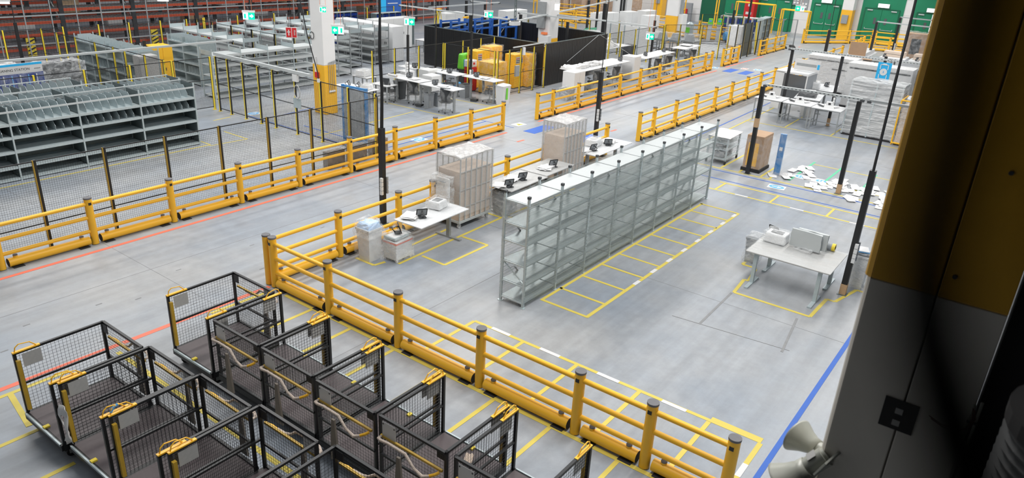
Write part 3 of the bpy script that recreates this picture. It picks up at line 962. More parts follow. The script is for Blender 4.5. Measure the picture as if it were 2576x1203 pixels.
def make_cart(label, tow=True):
    t = thing('mesh_trolley', label, 'trolley', (0, 0, 0), 0, 'black mesh trolleys parked nose to tail in two rows')
    h, w_ = CL / 2, CW / 2
    # deck and under frame
    part('deck', MB().box(-h + 0.02, h - 0.02, -w_ + 0.02, w_ - 0.02, CZ - 0.02, CZ), 'deck', t)
    uf = MB()
    for s in (-1, 1):
        uf.box(-h, h, s * w_ - 0.025, s * w_ + 0.025, CZ - 0.10, CZ - 0.0)
        uf.box(s * h - 0.025, s * h + 0.025, -w_, w_, CZ - 0.10, CZ - 0.005)
    uf.box(-h, h, -0.04, 0.04, CZ - 0.09, CZ - 0.022)
    uf = part('under_frame', uf, 'black', t)
    part('deck_edge', MB().box(-h - 0.03, -h - 0.005, -w_ + 0.03, w_ - 0.03, CZ - 0.03, CZ + 0.006), 'galv', t)
    part('deck_latch', MB().cbox(-h + 0.03, 0.0, CZ + 0.012, 0.08, 0.06, 0.025), 'post_yellow', t)
    wm = MB().tube((0, -0.025, 0.065), (0, 0.025, 0.065), 0.065, 14).mesh('wheel', 'softblack', True)
    fk = MB().box(-0.03, 0.03, -0.04, -0.03, 0.06, 0.19).box(-0.03, 0.03, 0.03, 0.04, 0.06, 0.19).box(-0.05, 0.05, -0.045, 0.045, 0.17, 0.19).mesh('caster', 'steelgrey')
    for sx in (-h + 0.12, 0, h - 0.12):
        for sy in (-w_ + 0.1, w_ - 0.1):
            c = put('caster', fk, t, (sx, sy, 0), 0.3 * sx)
            put('wheel', wm, c)
    # side and back panels
    for s in (-1, 1):
        y = s * w_
        fr = MB()
        fr.box(-h, -h + 0.04, y - 0.02, y + 0.02, CZ - 0.1, CT)
        fr.box(h - 0.04, h, y - 0.02, y + 0.02, CZ - 0.1, CT)
        fr.box(-h, h, y - 0.02, y + 0.02, CT - 0.035, CT)
        fr.box(-h, h, y - 0.015, y + 0.015, 0.755, 0.785)
        f_ = part('side_frame', fr, 'black', t)
        part('wire_mesh', MB().grid((-h + 0.03, y, CZ), (CL - 0.06, 0, 0), (0, 0, CT - CZ - 0.02), 0.052, 0.052, 0.0023), 'wire', f_, kind='stuff')
        hm = MB().path([(-h + 0.03, y, CT), (-h + 0.05, y, CT + 0.07), (-h + 0.10, y, CT + 0.105), (-h + 0.24, y, CT + 0.085), (-h + 0.32, y, CT)], 0.009, 6)
        hm.box(-h - 0.002, -h + 0.36, y - 0.024, y + 0.024, CT - 0.012, CT + 0.006)
        part('grab_handle', hm, 'yellow', f_)
        part('sheet_holder', MB().box(-h + 0.11, -h + 0.36, y - 0.012, y - 0.004, CT - 0.27, CT - 0.06), 'plate', f_)
    part('corner_channel', MB().box(-h + 0.01, -h + 0.06, w_ - 0.07, w_ - 0.022, CZ + 0.06, CT - 0.12), 'brass', t)
    fr = MB().box(h - 0.02, h + 0.02, -w_, w_, CT - 0.035, CT).box(h - 0.015, h + 0.015, -w_, w_, 0.66, 0.69).box(h - 0.02, h + 0.02, -w_, w_, CZ - 0.02, CZ + 0.02)
    fr.box(h - 0.034, h - 0.022, w_ - 0.16, w_ - 0.02, CT - 0.17, CT - 0.03)
    bf = part('back_frame', fr, 'black', t)
    part('wire_mesh', MB().grid((h, -w_ + 0.03, CZ), (0, CW - 0.06, 0), (0, 0, CT - CZ - 0.02), 0.052, 0.052, 0.0023), 'wire', bf, kind='stuff')
    part('tow_rail', MB().box(h + 0.015, h + 0.045, -w_ + 0.05, w_ - 0.02, 1.0, 1.03), 'brass', t)
    x = h + 0.05
    tb = part('tow_handle', MB().path([(x, -w_ + 0.08, 1.03), (x + 0.06, -w_ + 0.09, 1.03), (x + 0.09, -w_ + 0.16, 1.05), (x + 0.09, -w_ + 0.30, 1.07), (x + 0.09, -w_ + 0.60, 1.06), (x + 0.10, -w_ + 0.76, 0.93), (x + 0.10, -w_ + 0.90, 0.88), (x + 0.07, -w_ + 1.0, 0.92)], [0.014, 0.024, 0.022, 0.019, 0.022, 0.018, 0.026, 0.02], 8), 'wrap_tan', t, True)
    part('handle_end', MB().path([(x + 0.07, -w_ + 0.98, 0.91), (x + 0.04, -w_ + 1.06, 0.96), (x, -w_ + 1.10, 0.99)], 0.02, 8), 'yellow', tb)
    part('hanging_strip', MB().prism([(-0.03, 0.0), (0.03, 0.0), (0.075, -0.0), (-0.075, 0)][:2] + [(0.03, 0.02), (-0.03, 0.02)], 0, 0.001), 'board_grey', t) if False else None
    s = MB()
    n = len(s.v)
    yc = -w_ + 0.46
    for dx in (0.10, 0.13):
        s.v += [(h + dx, yc - 0.028, 0.92), (h + dx, yc + 0.028, 0.92), (h + dx, yc + 0.085, 0.22), (h + dx, yc - 0.085, 0.22)]
    s.f += [(0, 1, 2, 3), (7, 6, 5, 4), (0, 4, 5, 1), (1, 5, 6, 2), (2, 6, 7, 3), (3, 7, 4, 0)]
    part('hanging_strip', s, 'board_grey', t)
    pl = part('label_plate', MB().box(h + 0.022, h + 0.03, -w_ + 0.08, -w_ + 0.32, 1.03, 1.25), 'platewhite', t)
    part('plate_rivets', MB().cbox(h + 0.033, -w_ + 0.30, 1.22, 0.006, 0.016, 0.016).cbox(h + 0.033, -w_ + 0.10, 1.22, 0.006, 0.016, 0.016), 'black', pl)
    return t


proto = make_cart('black mesh trolley at the far left of the front row, nothing behind it but bare floor')
row1 = [(3.04, 10.26, 'leftmost black mesh trolley of the front row, standing beside the red line'),
        (3.12, 9.04, 'second front-row mesh trolley from the left, white torn cloth hanging from its corner'),
        (3.20, 7.85, 'third front-row mesh trolley from the left, blue tape on its grab handle'),
        (3.30, 6.64, 'fourth front-row mesh trolley from the left, cut by the bottom of the picture'),
        (3.40, 5.27, 'front-row mesh trolley showing only its back corner at the bottom centre')]
row2 = [(5.38, 10.33, 0, 'leftmost back-row mesh trolley, its open end facing left towards the red line'),
        (5.44, 9.06, 1, 'second back-row mesh trolley from the left, first with a wrapped tow handle'),
        (5.44, 7.82, 1, 'third back-row mesh trolley from the left, tow handle wrapped in beige paper'),
        (5.42, 6.55, 1, 'fourth back-row mesh trolley from the left, in the middle of the row'),
        (5.44, 5.32, 1, 'fifth back-row mesh trolley from the left, small wooden offcut on its deck'),
        (5.46, 4.03, 1, 'rightmost back-row mesh trolley, cut by the bottom edge beside the barrier')]
carts = []
for i, (x, y, lb) in enumerate(row1):
    if i == 0:
        proto.location = (x + CL / 2, y, 0)
        proto['label'] = lb
        carts.append(proto)
    else:
        carts.append(dup(proto, (x + CL / 2, y, 0), 0.0, lb))
for x, y, rev, lb in row2:
    carts.append(dup(proto, (x + CL / 2, y, 0), PI if rev else 0.0, lb))
# things left on the trolleys
rg = MB()
rr = random.Random(3)
for j in range(9):
    for i in range(4):
        rg.v.append((0.03 * math.sin(j * 0.9 + i), -0.10 + 0.05 * i + 0.02 * math.sin(j), 0.62 - j * 0.075 + 0.01 * rr.random()))
for j in range(8):
    for i in range(3):
        a = j * 4 + i
        if not (i == 1 and j in (2, 3)):
            rg.f.append((a, a + 1, a + 5, a + 4))
o = put('rag', rg.mesh('rag', 'platewhite', True), None, (3.07, 9.55, 0.36))
o.modifiers.new('thickness', 'SOLIDIFY').thickness = 0.01
tag(o, 'white torn cloth strip hanging from the front corner of the second trolley', 'cloth')
o = put('blue_tape', MB().path([(0, 0, 0), (0.04, 0, 0.055), (0.1, 0, 0.075)], 0.017, 8).mesh('blue_tape', 'decalblue', True), None, (3.24, 8.43, CT + 0.03))
tag(o, 'strip of blue tape wound round the grab handle of the third trolley', 'tape')
o = thing('wooden_offcut', 'small pale wooden offcut lying on the deck of a back row trolley', 'wood', (6.45, 5.2, CZ + 0.003), 0.5)
part('board', MB().box(-0.11, 0.11, -0.06, 0.06, 0, 0.02), 'cardpale', o)
part('batten', MB().box(-0.11, 0.11, -0.05, -0.02, 0.02, 0.035).box(-0.11, 0.11, 0.02, 0.05, 0.02, 0.035), 'cardpale', o)


# ------------------------------------------------------------------ the long film-wrapped shelving
def long_unit():
    t = thing('long_shelving_unit', 'long galvanised six-level shelving unit wrapped in streaked clear stretch film, standing on the taped bays', 'shelving', (11.05, 7.60, 0))
    n, bay, D = 8, 1.178, 0.58
    levels = (0.12, 0.50, 0.95, 1.41, 1.79, 2.28)
    pm = MB().box(-0.022, 0.022, -0.022, 0.022, 0, 2.42)
    for k in range(30):
        pm.box(-0.024, 0.024, -0.024, 0.024, 0.06 + k * 0.078, 0.085 + k * 0.078)
    pm = pm.mesh('post', 'galv')
    tm = MB().box(-0.03, 0.03, -0.03, 0.03, 2.40, 2.45).mesh('post_cap', 'darkgrey')
    fm = MB().box(-0.05, 0.05, -0.05, 0.05, 0, 0.012).mesh('foot_plate', 'galv')
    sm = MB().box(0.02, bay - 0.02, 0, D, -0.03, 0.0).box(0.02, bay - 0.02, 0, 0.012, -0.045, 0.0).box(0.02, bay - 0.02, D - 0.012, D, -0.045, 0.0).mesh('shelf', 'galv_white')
    sd = MB().box(0.02, bay - 0.02, 0, D, -0.03, 0.0).mesh('shelf', 'galv_mid')  # lower levels: darker steel, the shade inside the unit put into colour
    bm = MB().bar((-0.0, 0, 0), (0.36, 0, -0.42), 0.05, 0.012).mesh('brace', 'galv_dark')
    em = MB().bar((0, 0.02, 0), (0, D - 0.02, 0), 0.03).mesh('end_rail', 'galv')
    for i in range(n + 1):
        for y in (0, D):
            p_ = put('post', pm, t, (i * bay, y, 0))
            put('post_cap', tm, p_)
            put('foot_plate', fm, p_)
        for z in levels:
            if i in (0, n):
                put('end_rail', em, t, (i * bay, 0, z - 0.02))
    for i in range(n):
        for z in levels:
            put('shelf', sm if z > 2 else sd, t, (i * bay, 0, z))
        for z in ((0.95, 2.05) if i % 2 else (0.62, 1.55)):
            put('brace', bm, t, (i * bay + 0.45, D, z))
    for k, (z0, z1) in enumerate(((0.55, 0.92), (1.35, 1.0), (2.2, 1.83))):
        part('end_brace', MB().bar((0, 0.02, z0), (0, D - 0.02, z1), 0.03, 0.01), 'galv', t)
    L = n * bay
    fl = MB()
    # film hull, front sheet slightly pulled in between the levels
    zs = [0.03, 0.3, 0.6, 0.9, 1.2, 1.5, 1.8, 2.1, 2.31]
    xs = [-0.04 + (L + 0.08) * i / 32 for i in range(33)]
    rn = random.Random(5)
    for y, dr in ((-0.035, 1), (D + 0.035, -1)):
        k = len(fl.v)
        for z in zs:
            for x in xs:
                fl.v.append((x, y + dr * 0.02 * rn.random(), z + rn.uniform(-0.02, 0.02)))
        for j in range(len(zs) - 1):
            for i in range(32):
                a = k + j * 33 + i
                fl.f.append((a, a + 1, a + 34, a + 33))
    part('stretch_film', fl, 'film_streak', t)
    fe = MB()
    for x in (-0.045, L + 0.045):
        fe = MB()
        k = len(fe.v)
        fe.v += [(x, -0.03, 0.03), (x, D + 0.03, 0.03), (x, D + 0.03, 2.31), (x, -0.03, 2.31)]
        fe.f.append((k, k + 1, k + 2, k + 3))
        part('end_film', fe, 'film_thin', t, label='thin clear film over the shelving end')
    return t


long_unit()

# ------------------------------------------------------------------ furniture builders
def desk(label, x, y, rz, L, W, H, film=None, group=None, two=True, top='white', hang=0.0, legm='steelgrey', four=False):
    """height-adjustable desk on T feet; length L along local X"""
    t = thing('desk', label, 'desk', (x, y, 0), rz, group)
    bev(part('tabletop', MB().box(-L / 2, L / 2, -W / 2, W / 2, H - 0.028, H), top, t), 0.006, 1)
    for s in ((-1, 1) if two else (1,)):
        if four:
            for q in (-1, 1):
                lg = part('leg', MB().cbox(s * (L / 2 - 0.22), q * (W / 2 - 0.13), (H - 0.03) / 2 + 0.02, 0.08, 0.08, H - 0.05), legm, t)
                part('foot', MB().cbox(s * (L / 2 - 0.22), q * (W / 2 - 0.13), 0.018, 0.085, W / 2 + 0.02, 0.034), legm, lg)
        else:
            lg = part('leg', MB().cbox(s * (L / 2 - 0.25), 0, (H - 0.03) / 2 + 0.02, 0.07, 0.10, H - 0.06), legm, t)
            part('foot', MB().cbox(s * (L / 2 - 0.25), 0, 0.02, 0.08, W * 0.92, 0.036), legm, lg)
    part('crossbar', MB().cbox(0, 0, H - 0.06, L - 0.5, 0.05, 0.05), legm, t)
    if film:
        f = MB().sheet(-L / 2 - 0.01, L / 2 + 0.01, -W / 2 - 0.01, W / 2 + 0.01, H + 0.001, 12, 6, 0.008, 0.002)
        part('protective_film', f, 'film_flat', t)
        if hang:
            rn = random.Random(int(x * 31))
            h_ = MB()
            for sx in (-1, 1):
                k = len(h_.v)
                for j in range(4):
                    for i in range(7):
                        h_.v.append((sx * (L / 2 + 0.02 + 0.03 * rn.random()), -W / 2 + W * i / 6, H - j * hang / 3 * (0.5 + 0.5 * rn.random())))
                for j in range(3):
                    for i in range(6):
                        a = k + j * 7 + i
                        h_.f.append((a, a + 1, a + 8, a + 7))
            part('hanging_film', h_, 'film_thin', t, kind='stuff')
    return t


def leg_table(label, x, y, rz, L, W, H, group=None, m='steelgrey', top='white', r=0.018):
    """table on four thin legs with a low H stretcher"""
    t = thing('table', label, 'table', (x, y, 0), rz, group)
    part('tabletop', MB().box(-L / 2, L / 2, -W / 2, W / 2, H - 0.025, H), top, t)
    a, b = L / 2 - 0.05, W / 2 - 0.04
    lm = MB().box(-r, r, -r, r, 0, H - 0.025).mesh('leg', m)
    for sx in (-a, a):
        for sy in (-b, b):
            put('leg', lm, t, (sx, sy, 0))
    part('top_frame', MB().bar((-a, -b, H - 0.045), (a, -b, H - 0.045), 0.03).bar((-a, b, H - 0.045), (a, b, H - 0.045), 0.03).bar((-a, -b, H - 0.045), (-a, b, H - 0.045), 0.03).bar((a, -b, H - 0.045), (a, b, H - 0.045), 0.03), m, t)
    part('stretcher', MB().bar((-a, 0, 0.3), (a, 0, 0.3), 0.03).bar((-a, -b, 0.3), (-a, b, 0.3), 0.03).bar((a, -b, 0.3), (a, b, 0.3), 0.03), m, t)
    return t


def make_scanner():
    """black tilting reader frame on a short arm, standing on a small plate"""
    t = thing('reader_stand', 'x', 'reader stand', (0, 0, 0))
    part('base_plate', MB().box(-0.09, 0.09, -0.07, 0.07, 0, 0.012), 'darkgrey', t)
    part('arm', MB().path([(0, 0.05, 0.01), (0, 0.12, 0.10), (0, 0.0, 0.16), (0, -0.03, 0.13)], 0.014, 6), 'black', t)
    fr = MB()
    w_, h_ = 0.125, 0.095
    c = Vector((0, -0.05, 0.115))
    u, v = Vector((1, 0, 0)), Vector((0, 0.35, 0.94))
    P = [c - u * w_ - v * h_, c + u * w_ - v * h_, c + u * w_ + v * h_, c - u * w_ + v * h_]
    for i in range(4):
        fr.bar(P[i], P[(i + 1) % 4], 0.02)
    part('frame', fr, 'black', t)
    g = MB()
    k = len(g.v)
    for q in (0, 0.006):
        g.v += [tuple(p + Vector((0, q, 0))) for p in P]
    g.f += [(0, 1, 2, 3), (7, 6, 5, 4), (0, 4, 5, 1), (1, 5, 6, 2), (2, 6, 7, 3), (3, 7, 4, 0)]
    part('glass', g, 'greyplastic', t)
    return t


_sc = []


def scanner(label, x, y, z, rz=0.3, group='tilting readers on the desks'):
    if not _sc:
        t = make_scanner()
        t.location, t.rotation_euler = (x, y, z), (0, 0, rz)
        t['label'], t['group'] = label, group
        _sc.append(t)
        return t
    return dup(_sc[0], (x, y, z), rz, label, group)


def papers(label, x, y, z, rz=0.0, n=3, w_=0.42, h_=0.34, group=None):
    """loose film-bagged papers"""
    t = thing('paper_sheets', label, 'papers', (x, y, z), rz, group)
    rn = random.Random(int(x * 77 + y * 13))
    for i in range(n):
        part('sheet', MB().sheet(-w_ / 2, w_ / 2, -h_ / 2, h_ / 2, 0.002 + i * 0.014, 3, 3, 0.010, 0.002), 'paper', t, loc=(rn.uniform(-.08, .08), rn.uniform(-.06, .06), 0), rz=rn.uniform(-.4, .4))
    return t


def wrapped_printer(label, x, y, z, rz=0.0, s=1.0, dark=True):
    t = thing('wrapped_printer', label, 'printer', (x, y, z), rz)
    a, b, c = 0.22 * s, 0.19 * s, 0.19 * s
    bev(part('body', MB().taper(0, 0, 0.0, c, 2 * a, 2 * b, 2 * a * 0.9, 2 * b * 0.85), 'white', t), 0.03, 2)
    part('lid_window', MB().box(-a * 0.55, a * 0.55, -b * 0.5, b * 0.5, c, c + 0.006), 'darkgrey' if dark else 'plate', t)
    part('film', MB().crumple(-a - 0.03, a + 0.03, -b - 0.03, b + 0.03, 0.004, c + 0.035, 0.012, int(x * 7), inset=0.02), 'film', t)
    return t


def bin_(label, x, y, rz=0.0, w_=0.42, d=0.32, H=0.62, m='greyplastic', film=False, lid=False, sticker=None, tape=False):
    t = thing('waste_bin', label, 'bin', (x, y, 0), rz)
    part('body', MB().taper(0, 0, 0, H, w_ * 0.8, d * 0.8, w_, d), m, t)
    rm = MB()
    for s in (-1, 1):
        rm.box(-w_ / 2 - 0.012, w_ / 2 + 0.012, s * d / 2 - 0.012, s * d / 2 + 0.012, H - 0.03, H + 0.015)
        rm.box(s * w_ / 2 - 0.012, s * w_ / 2 + 0.012, -d / 2, d / 2, H - 0.03, H + 0.015)
    part('rim', rm, m, t)
    if lid:
        part('lid', MB().taper(0, 0, H + 0.015, H + 0.06, w_ + 0.03, d + 0.03, w_ * 0.8, d * 0.8), m, t)
    else:
        part('liner', MB().box(-w_ / 2 + 0.012, w_ / 2 - 0.012, -d / 2 + 0.012, d / 2 - 0.012, H, H + 0.004), 'darkgrey', t)
    if sticker:
        part('sticker', MB().box(-0.06, 0.06, -d / 2 - 0.012, -d / 2 - 0.004, H * 0.3, H * 0.9), sticker, t)
    if film:
        part('film', MB().crumple(-w_ / 2 - 0.03, w_ / 2 + 0.03, -d / 2 - 0.03, d / 2 + 0.03, 0.005, H + 0.07, 0.018, int(x * 9), inset=0.02), 'film', t)
    return t


def cabinet(label, x, y, rz, w_, d, H, m='offwhite', doors=2, film=None, handle=True, name='cabinet', group=None, sheet=None):
    """floor cabinet; doors on the local -Y side"""
    t = thing(name, label, 'cabinet', (x, y, 0), rz, group)
    bev(part('body', MB().box(-w_ / 2, w_ / 2, -d / 2, d / 2, 0.04, H), m, t), 0.008, 1)
    part('plinth', MB().box(-w_ / 2 + 0.02, w_ / 2 - 0.02, -d / 2 + 0.03, d / 2 - 0.02, 0, 0.04), 'darkgrey', t)
    for i in range(doors):
        a = -w_ / 2 + i * w_ / doors + 0.006
        b = a + w_ / doors - 0.012
        dr = part('door', MB().box(a, b, -d / 2 - 0.018, -d / 2 - 0.001, 0.07, H - 0.03), m, t)
        if handle:
            hx = b - 0.05 if i == 0 else a + 0.05
            part('handle', MB().cbox(hx, -d / 2 - 0.026, H * 0.52, 0.03, 0.016, 0.12), 'darkgrey', dr)
        if sheet and i == sheet - 1:
            part('notice', MB().box(a + 0.08, b - 0.1, -d / 2 - 0.022, -d / 2 - 0.018, H * 0.74, H * 0.93), 'plate', dr)
            for k in range(3):
                part('notice_mark', MB().box(a + 0.10, b - 0.12, -d / 2 - 0.0235, -d / 2 - 0.022, H * (0.77 + 0.05 * k), H * (0.79 + 0.05 * k)), 'red' if k == 2 else 'darkgrey', dr)
    if film:
        part('film', MB().crumple(-w_ / 2 - 0.04, w_ / 2 + 0.04, -d / 2 - 0.05, d / 2 + 0.04, 0.01, H + 0.05, 0.02, int(x * 5)), film, t)
    return t


def make_chair():
    t = thing('office_chair', 'x', 'chair', (0, 0, 0))
    st = part('seat', MB().crumple(-0.25, 0.25, -0.24, 0.24, 0.44, 0.52, 0.004, 4, inset=0.02), 'fabric', t, True)
    part('seat_pan', MB().box(-0.2, 0.2, -0.2, 0.2, 0.41, 0.44), 'darkgrey', st)
    bk = MB()
    n = 6
    for th in (0, 0.03):
        for j in range(n + 1):
            for i in range(5):
                u = i / 4 - 0.5
                bk.v.append((u * (0.46 - 0.05 * abs(j - 3) / 3), 0.25 + th + 0.05 * (1 - 4 * u * u) + 0.06 * (j / n) ** 2, 0.58 + 0.50 * j / n))
    N = 5 * (n + 1)
    for j in range(n):
        for i in range(4):
            a = j * 5 + i
            bk.f.append((a, a + 5, a + 6, a + 1))
            bk.f.append((a + N, a + N + 1, a + N + 6, a + N + 5))
    for j in range(n):
        a = j * 5
        bk.f += [(a, a + N, a + N + 5, a + 5), (a + 4, a + 9, a + N + 9, a + N + 4)]
    for i in range(4):
        bk.f += [(i, i + 1, i + 1 + N, i + N), (n * 5 + i, n * 5 + i + N, n * 5 + i + 1 + N, n * 5 + i + 1)]
    part('backrest', bk, 'fabric', t, True)
    part('back_spine', MB().path([(0, 0.1, 0.42), (0, 0.3, 0.46), (0, 0.33, 0.6), (0, 0.33, 0.8)], 0.022, 6), 'darkgrey', t)
    for s in (-1, 1):
        am = part('armrest', MB().box(s * 0.29 - 0.04, s * 0.29 + 0.04, -0.12, 0.14, 0.66, 0.69), 'darkgrey', t)
        part('arm_post', MB().path([(s * 0.2, 0.05, 0.43), (s * 0.29, 0.05, 0.46), (s * 0.29, 0.03, 0.66)], 0.018, 6), 'darkgrey', am)
    part('gas_lift', MB().tube((0, 0, 0.1), (0, 0, 0.42), 0.03, 10), 'steelgrey', t)
    b = MB()
    for k in range(5):
        a = 2 * PI * k / 5 + 0.3
        b.bar((0, 0, 0.12), (0.3 * math.cos(a), 0.3 * math.sin(a), 0.075), 0.045, 0.03)
    part('star_base', b, 'steelgrey', t)
    for k in range(5):
        a = 2 * PI * k / 5 + 0.3
        x, y = 0.3 * math.cos(a), 0.3 * math.sin(a)
        part('caster', MB().tube((x - 0.02, y, 0.03), (x + 0.02, y, 0.03), 0.03, 10), 'softblack', t)
    part('film_cover', MB().crumple(-0.32, 0.32, -0.27, 0.36, 0.18, 1.12, 0.03, 8, inset=0.04), 'film_thin', t)
    return t


_ch = []


def chair(label, x, y, rz, z=0.0, group='film-covered office chairs at the desks'):
    if not _ch:
        t = make_chair()
        t.location, t.rotation_euler = (x, y, z), (0, 0, rz)
        t['label'], t['group'] = label, group
        _ch.append(t)
        return t
    return dup(_ch[0], (x, y, z), rz, label, group)


def pole(label, x, y, H, wid=0.075, cable=True, sockets=True, tan=None, zt=11.0, cm='black', name='service_pole', two=False, m='black'):
    """floor-standing service pole with its cable drop up to the roof"""
    t = thing(name, label, 'pole', (x, y, 0))
    part('shaft', MB().cbox(0, 0, H / 2, wid, wid, H), m, t)
    part('base_plate', MB().box(-0.1, 0.1, -0.1, 0.1, 0, 0.012), 'galv_dark', t)
    if sockets:
        s_ = MB()
        for k in range(4):
            part('socket_box', MB().cbox(-wid / 2 - 0.03, -wid / 2 + 0.0, 1.22 - k * 0.115, 0.06, 0.07, 0.10), 'offwhite', t)
            part('socket_box', MB().cbox(wid / 2 + 0.025, -wid / 2 + 0.0, 1.22 - k * 0.115, 0.05, 0.07, 0.10), 'greyplastic', t)
    if tan is not None:
        part('tape_band', MB().cbox(0, 0, (tan[0] + tan[1]) / 2, wid + 0.012, wid + 0.012, tan[1] - tan[0]), 'tan', t)
    if cable:
        rn = random.Random(int(x * 3))
        for q in ((-0.02, 0.035) if two else (0.0,)):
            pts = [(q, 0, H - 0.02)]
            k = 9
            for i in range(1, k + 1):
                z = H + (zt - H) * i / k
                pts.append((q * 0.6 + (0.05 if i % 2 else -0.01) * (i < k) * rn.random(), 0.02 * rn.random(), z))
            part('cable', MB().path(pts, 0.024 if two else 0.016, 6), cm, t)
    return t


def wrapped(t, x0, x1, y0, y1, z0, z1, m='film_heavy', seed=1, amp=0.012, name='stretch_wrap', inset=0.0):
    return part(name, MB().crumple(x0, x1, y0, y1, z0, z1, amp, seed, inset=inset), m, t)


# ------------------------------------------------------------------ left workstation beside the barrier
desk('low grey desk under crumpled clear film, left of the first wrapped cage', 12.22, 11.22, 0.03, 1.75, 0.86, 0.80, 'film', two=False, hang=0.2)
scanner('black tilting reader on the low grey desk by the box and bin', 11.85, 11.2, 0.815, 2.6)
papers('film-bagged white papers behind the reader on the low grey desk', 11.72, 11.4, 0.815, 0.3, 4)
wrapped_printer('film-wrapped white printer at the far end of the low grey desk', 12.62, 11.42, 0.815, 0.2)
t = thing('carton', 'white square carton with orange edging under film, beside the tall bin', 'box', (11.10, 11.27, 0), 0.04)
bev(part('body', MB().box(-0.27, 0.27, -0.21, 0.21, 0.05, 0.50), 'offwhite', t), 0.01)
part('edging', MB().box(-0.275, 0.275, -0.215, 0.215, 0.44, 0.47), 'tape_r', t)
part('feet', MB().box(-0.25, -0.2, -0.2, -0.15, 0, 0.05).box(0.2, 0.25, -0.2, -0.15, 0, 0.05).box(0.2, 0.25, 0.15, 0.2, 0, 0.05).box(-0.25, -0.2, 0.15, 0.2, 0, 0.05), 'white', t)
wrapped(t, -0.30, 0.30, -0.24, 0.24, 0.03, 0.52, 'film', 3, 0.012, 'film')
t = thing('silver_tray', 'flat silver device under film on top of the white carton', 'device', (11.08, 11.28, 0.535), 0.04)
part('body', MB().box(-0.24, 0.24, -0.17, 0.17, 0, 0.05), 'galv', t)
part('glass', MB().box(-0.2, 0.2, -0.13, 0.13, 0.05, 0.056), 'platewhite', t)
wrapped(t, -0.27, 0.27, -0.2, 0.2, 0.0, 0.09, 'film', 6, 0.012, 'film')
o = scanner('black tilting reader lying on the silver device above the carton', 11.1, 11.28, 0.63, 0.9)
t = bin_('tall grey-white bin with a blue and clear bag bulging over its top', 10.62, 11.70, 0.0, 0.42, 0.42, 0.78, 'offwhite')
part('bag', MB().crumple(-0.27, 0.27, -0.27, 0.27, 0.60, 0.97, 0.035, 12, inset=0.07), 'film', t)
part('blue_liner', MB().crumple(-0.2, 0.2, -0.2, 0.2, 0.78, 0.92, 0.02, 5, inset=0.05), mat('pale_blue_film', (0.45, 0.62, 0.85), 0.4, var=0.1), t)
part('skirt_film', MB().crumple(-0.23, 0.30, -0.25, 0.24, 0.0, 0.62, 0.02, 5), 'film_thin', t)


def roll_cage(label, x, y, lx, ly, H, seed):
    """wire-sided wheeled cage stacked with cartons under a milky film hood"""
    t = thing('wrapped_cage', label, 'cage trolley', (x, y, 0))
    fr = MB()
    pm = MB().box(-0.013, 0.013, -0.013, 0.013, 0.16, H).mesh('upright', 'galv_white')
    a, b = lx / 2, ly / 2
    n = 6
    for s in (-1, 1):
        for i in range(n + 1):
            put('upright', pm, t, (-a + 2 * a * i / n, s * b, 0))
        for z in (0.2, H * 0.3, H * 0.55, H * 0.8, H):
            fr.bar((-a, s * b, z), (a, s * b, z), 0.014)
    for s in (-1, 1):
        for z in (0.2, H):
            fr.bar((s * a, -b, z), (s * a, b, z), 0.02)
    part('cross_wires', fr, 'galv_white', t)
    part('base', MB().box(-a - 0.02, a + 0.02, -b - 0.02, b + 0.02, 0.15, 0.2), 'galv_white', t)
    for sx in (-1, 1):
        for sy in (-1, 1):
            c = part('caster', MB().cbox(sx * (a - 0.07), sy * (b - 0.07), 0.13, 0.06, 0.06, 0.05), 'galv', t)
            part('wheel', MB().tube((sx * (a - 0.07), sy * (b - 0.07) - 0.02, 0.06), (sx * (a - 0.07), sy * (b - 0.07) + 0.02, 0.06), 0.06, 14), 'platewhite', c)
    bm = MB().box(-a / 3 + 0.004, a / 3 - 0.004, -b + 0.03, b - 0.03, 0.006, (H * 0.8 - 0.2)).mesh('carton', 'cardpale')
    for k in range(1):
        for q in (-1, 0, 1):
            put('carton', bm, t, (q * a * 0.645, 0, 0.2 + k * (H * 0.8 - 0.2) / 3))
    part('film_hood', MB().crumple(-a - 0.03, a + 0.03, -b - 0.03, b + 0.03, 0.35, H + 0.02, 0.004, seed), 'film_milky', t)
    part('film_top', MB().crumple(-a - 0.02, a + 0.02, -b - 0.02, b + 0.02, H - 0.02, H + 0.03, 0.022, seed + 1), 'film_top', t)
    return t


roll_cage('first tall wheeled cage of cartons under a milky film hood, beside the grey desk', 14.05, 11.76, 1.28, 0.78, 1.90, 3)
roll_cage('second tall wheeled cage of cartons under milky film, farther along behind the shelving', 18.78, 11.76, 1.16, 0.78, 1.95, 9)
t = thing('folded_board', 'white folded panel under loose film leaning on the first cage', 'panel', (13.24, 11.78, 0), 0.0)
part('panel', MB().box(-0.04, 0.0, -0.22, 0.22, 0.86, 1.36), 'white', t)
part('panel_arm', MB().path([(-0.06, 0.2, 1.15), (-0.10, 0.15, 1.28), (-0.10, -0.15, 1.28)], 0.02, 6), 'greyplastic', t)
wrapped(t, -0.16, 0.06, -0.3, 0.3, 0.6, 1.42, 'film', 8, 0.03, 'film')

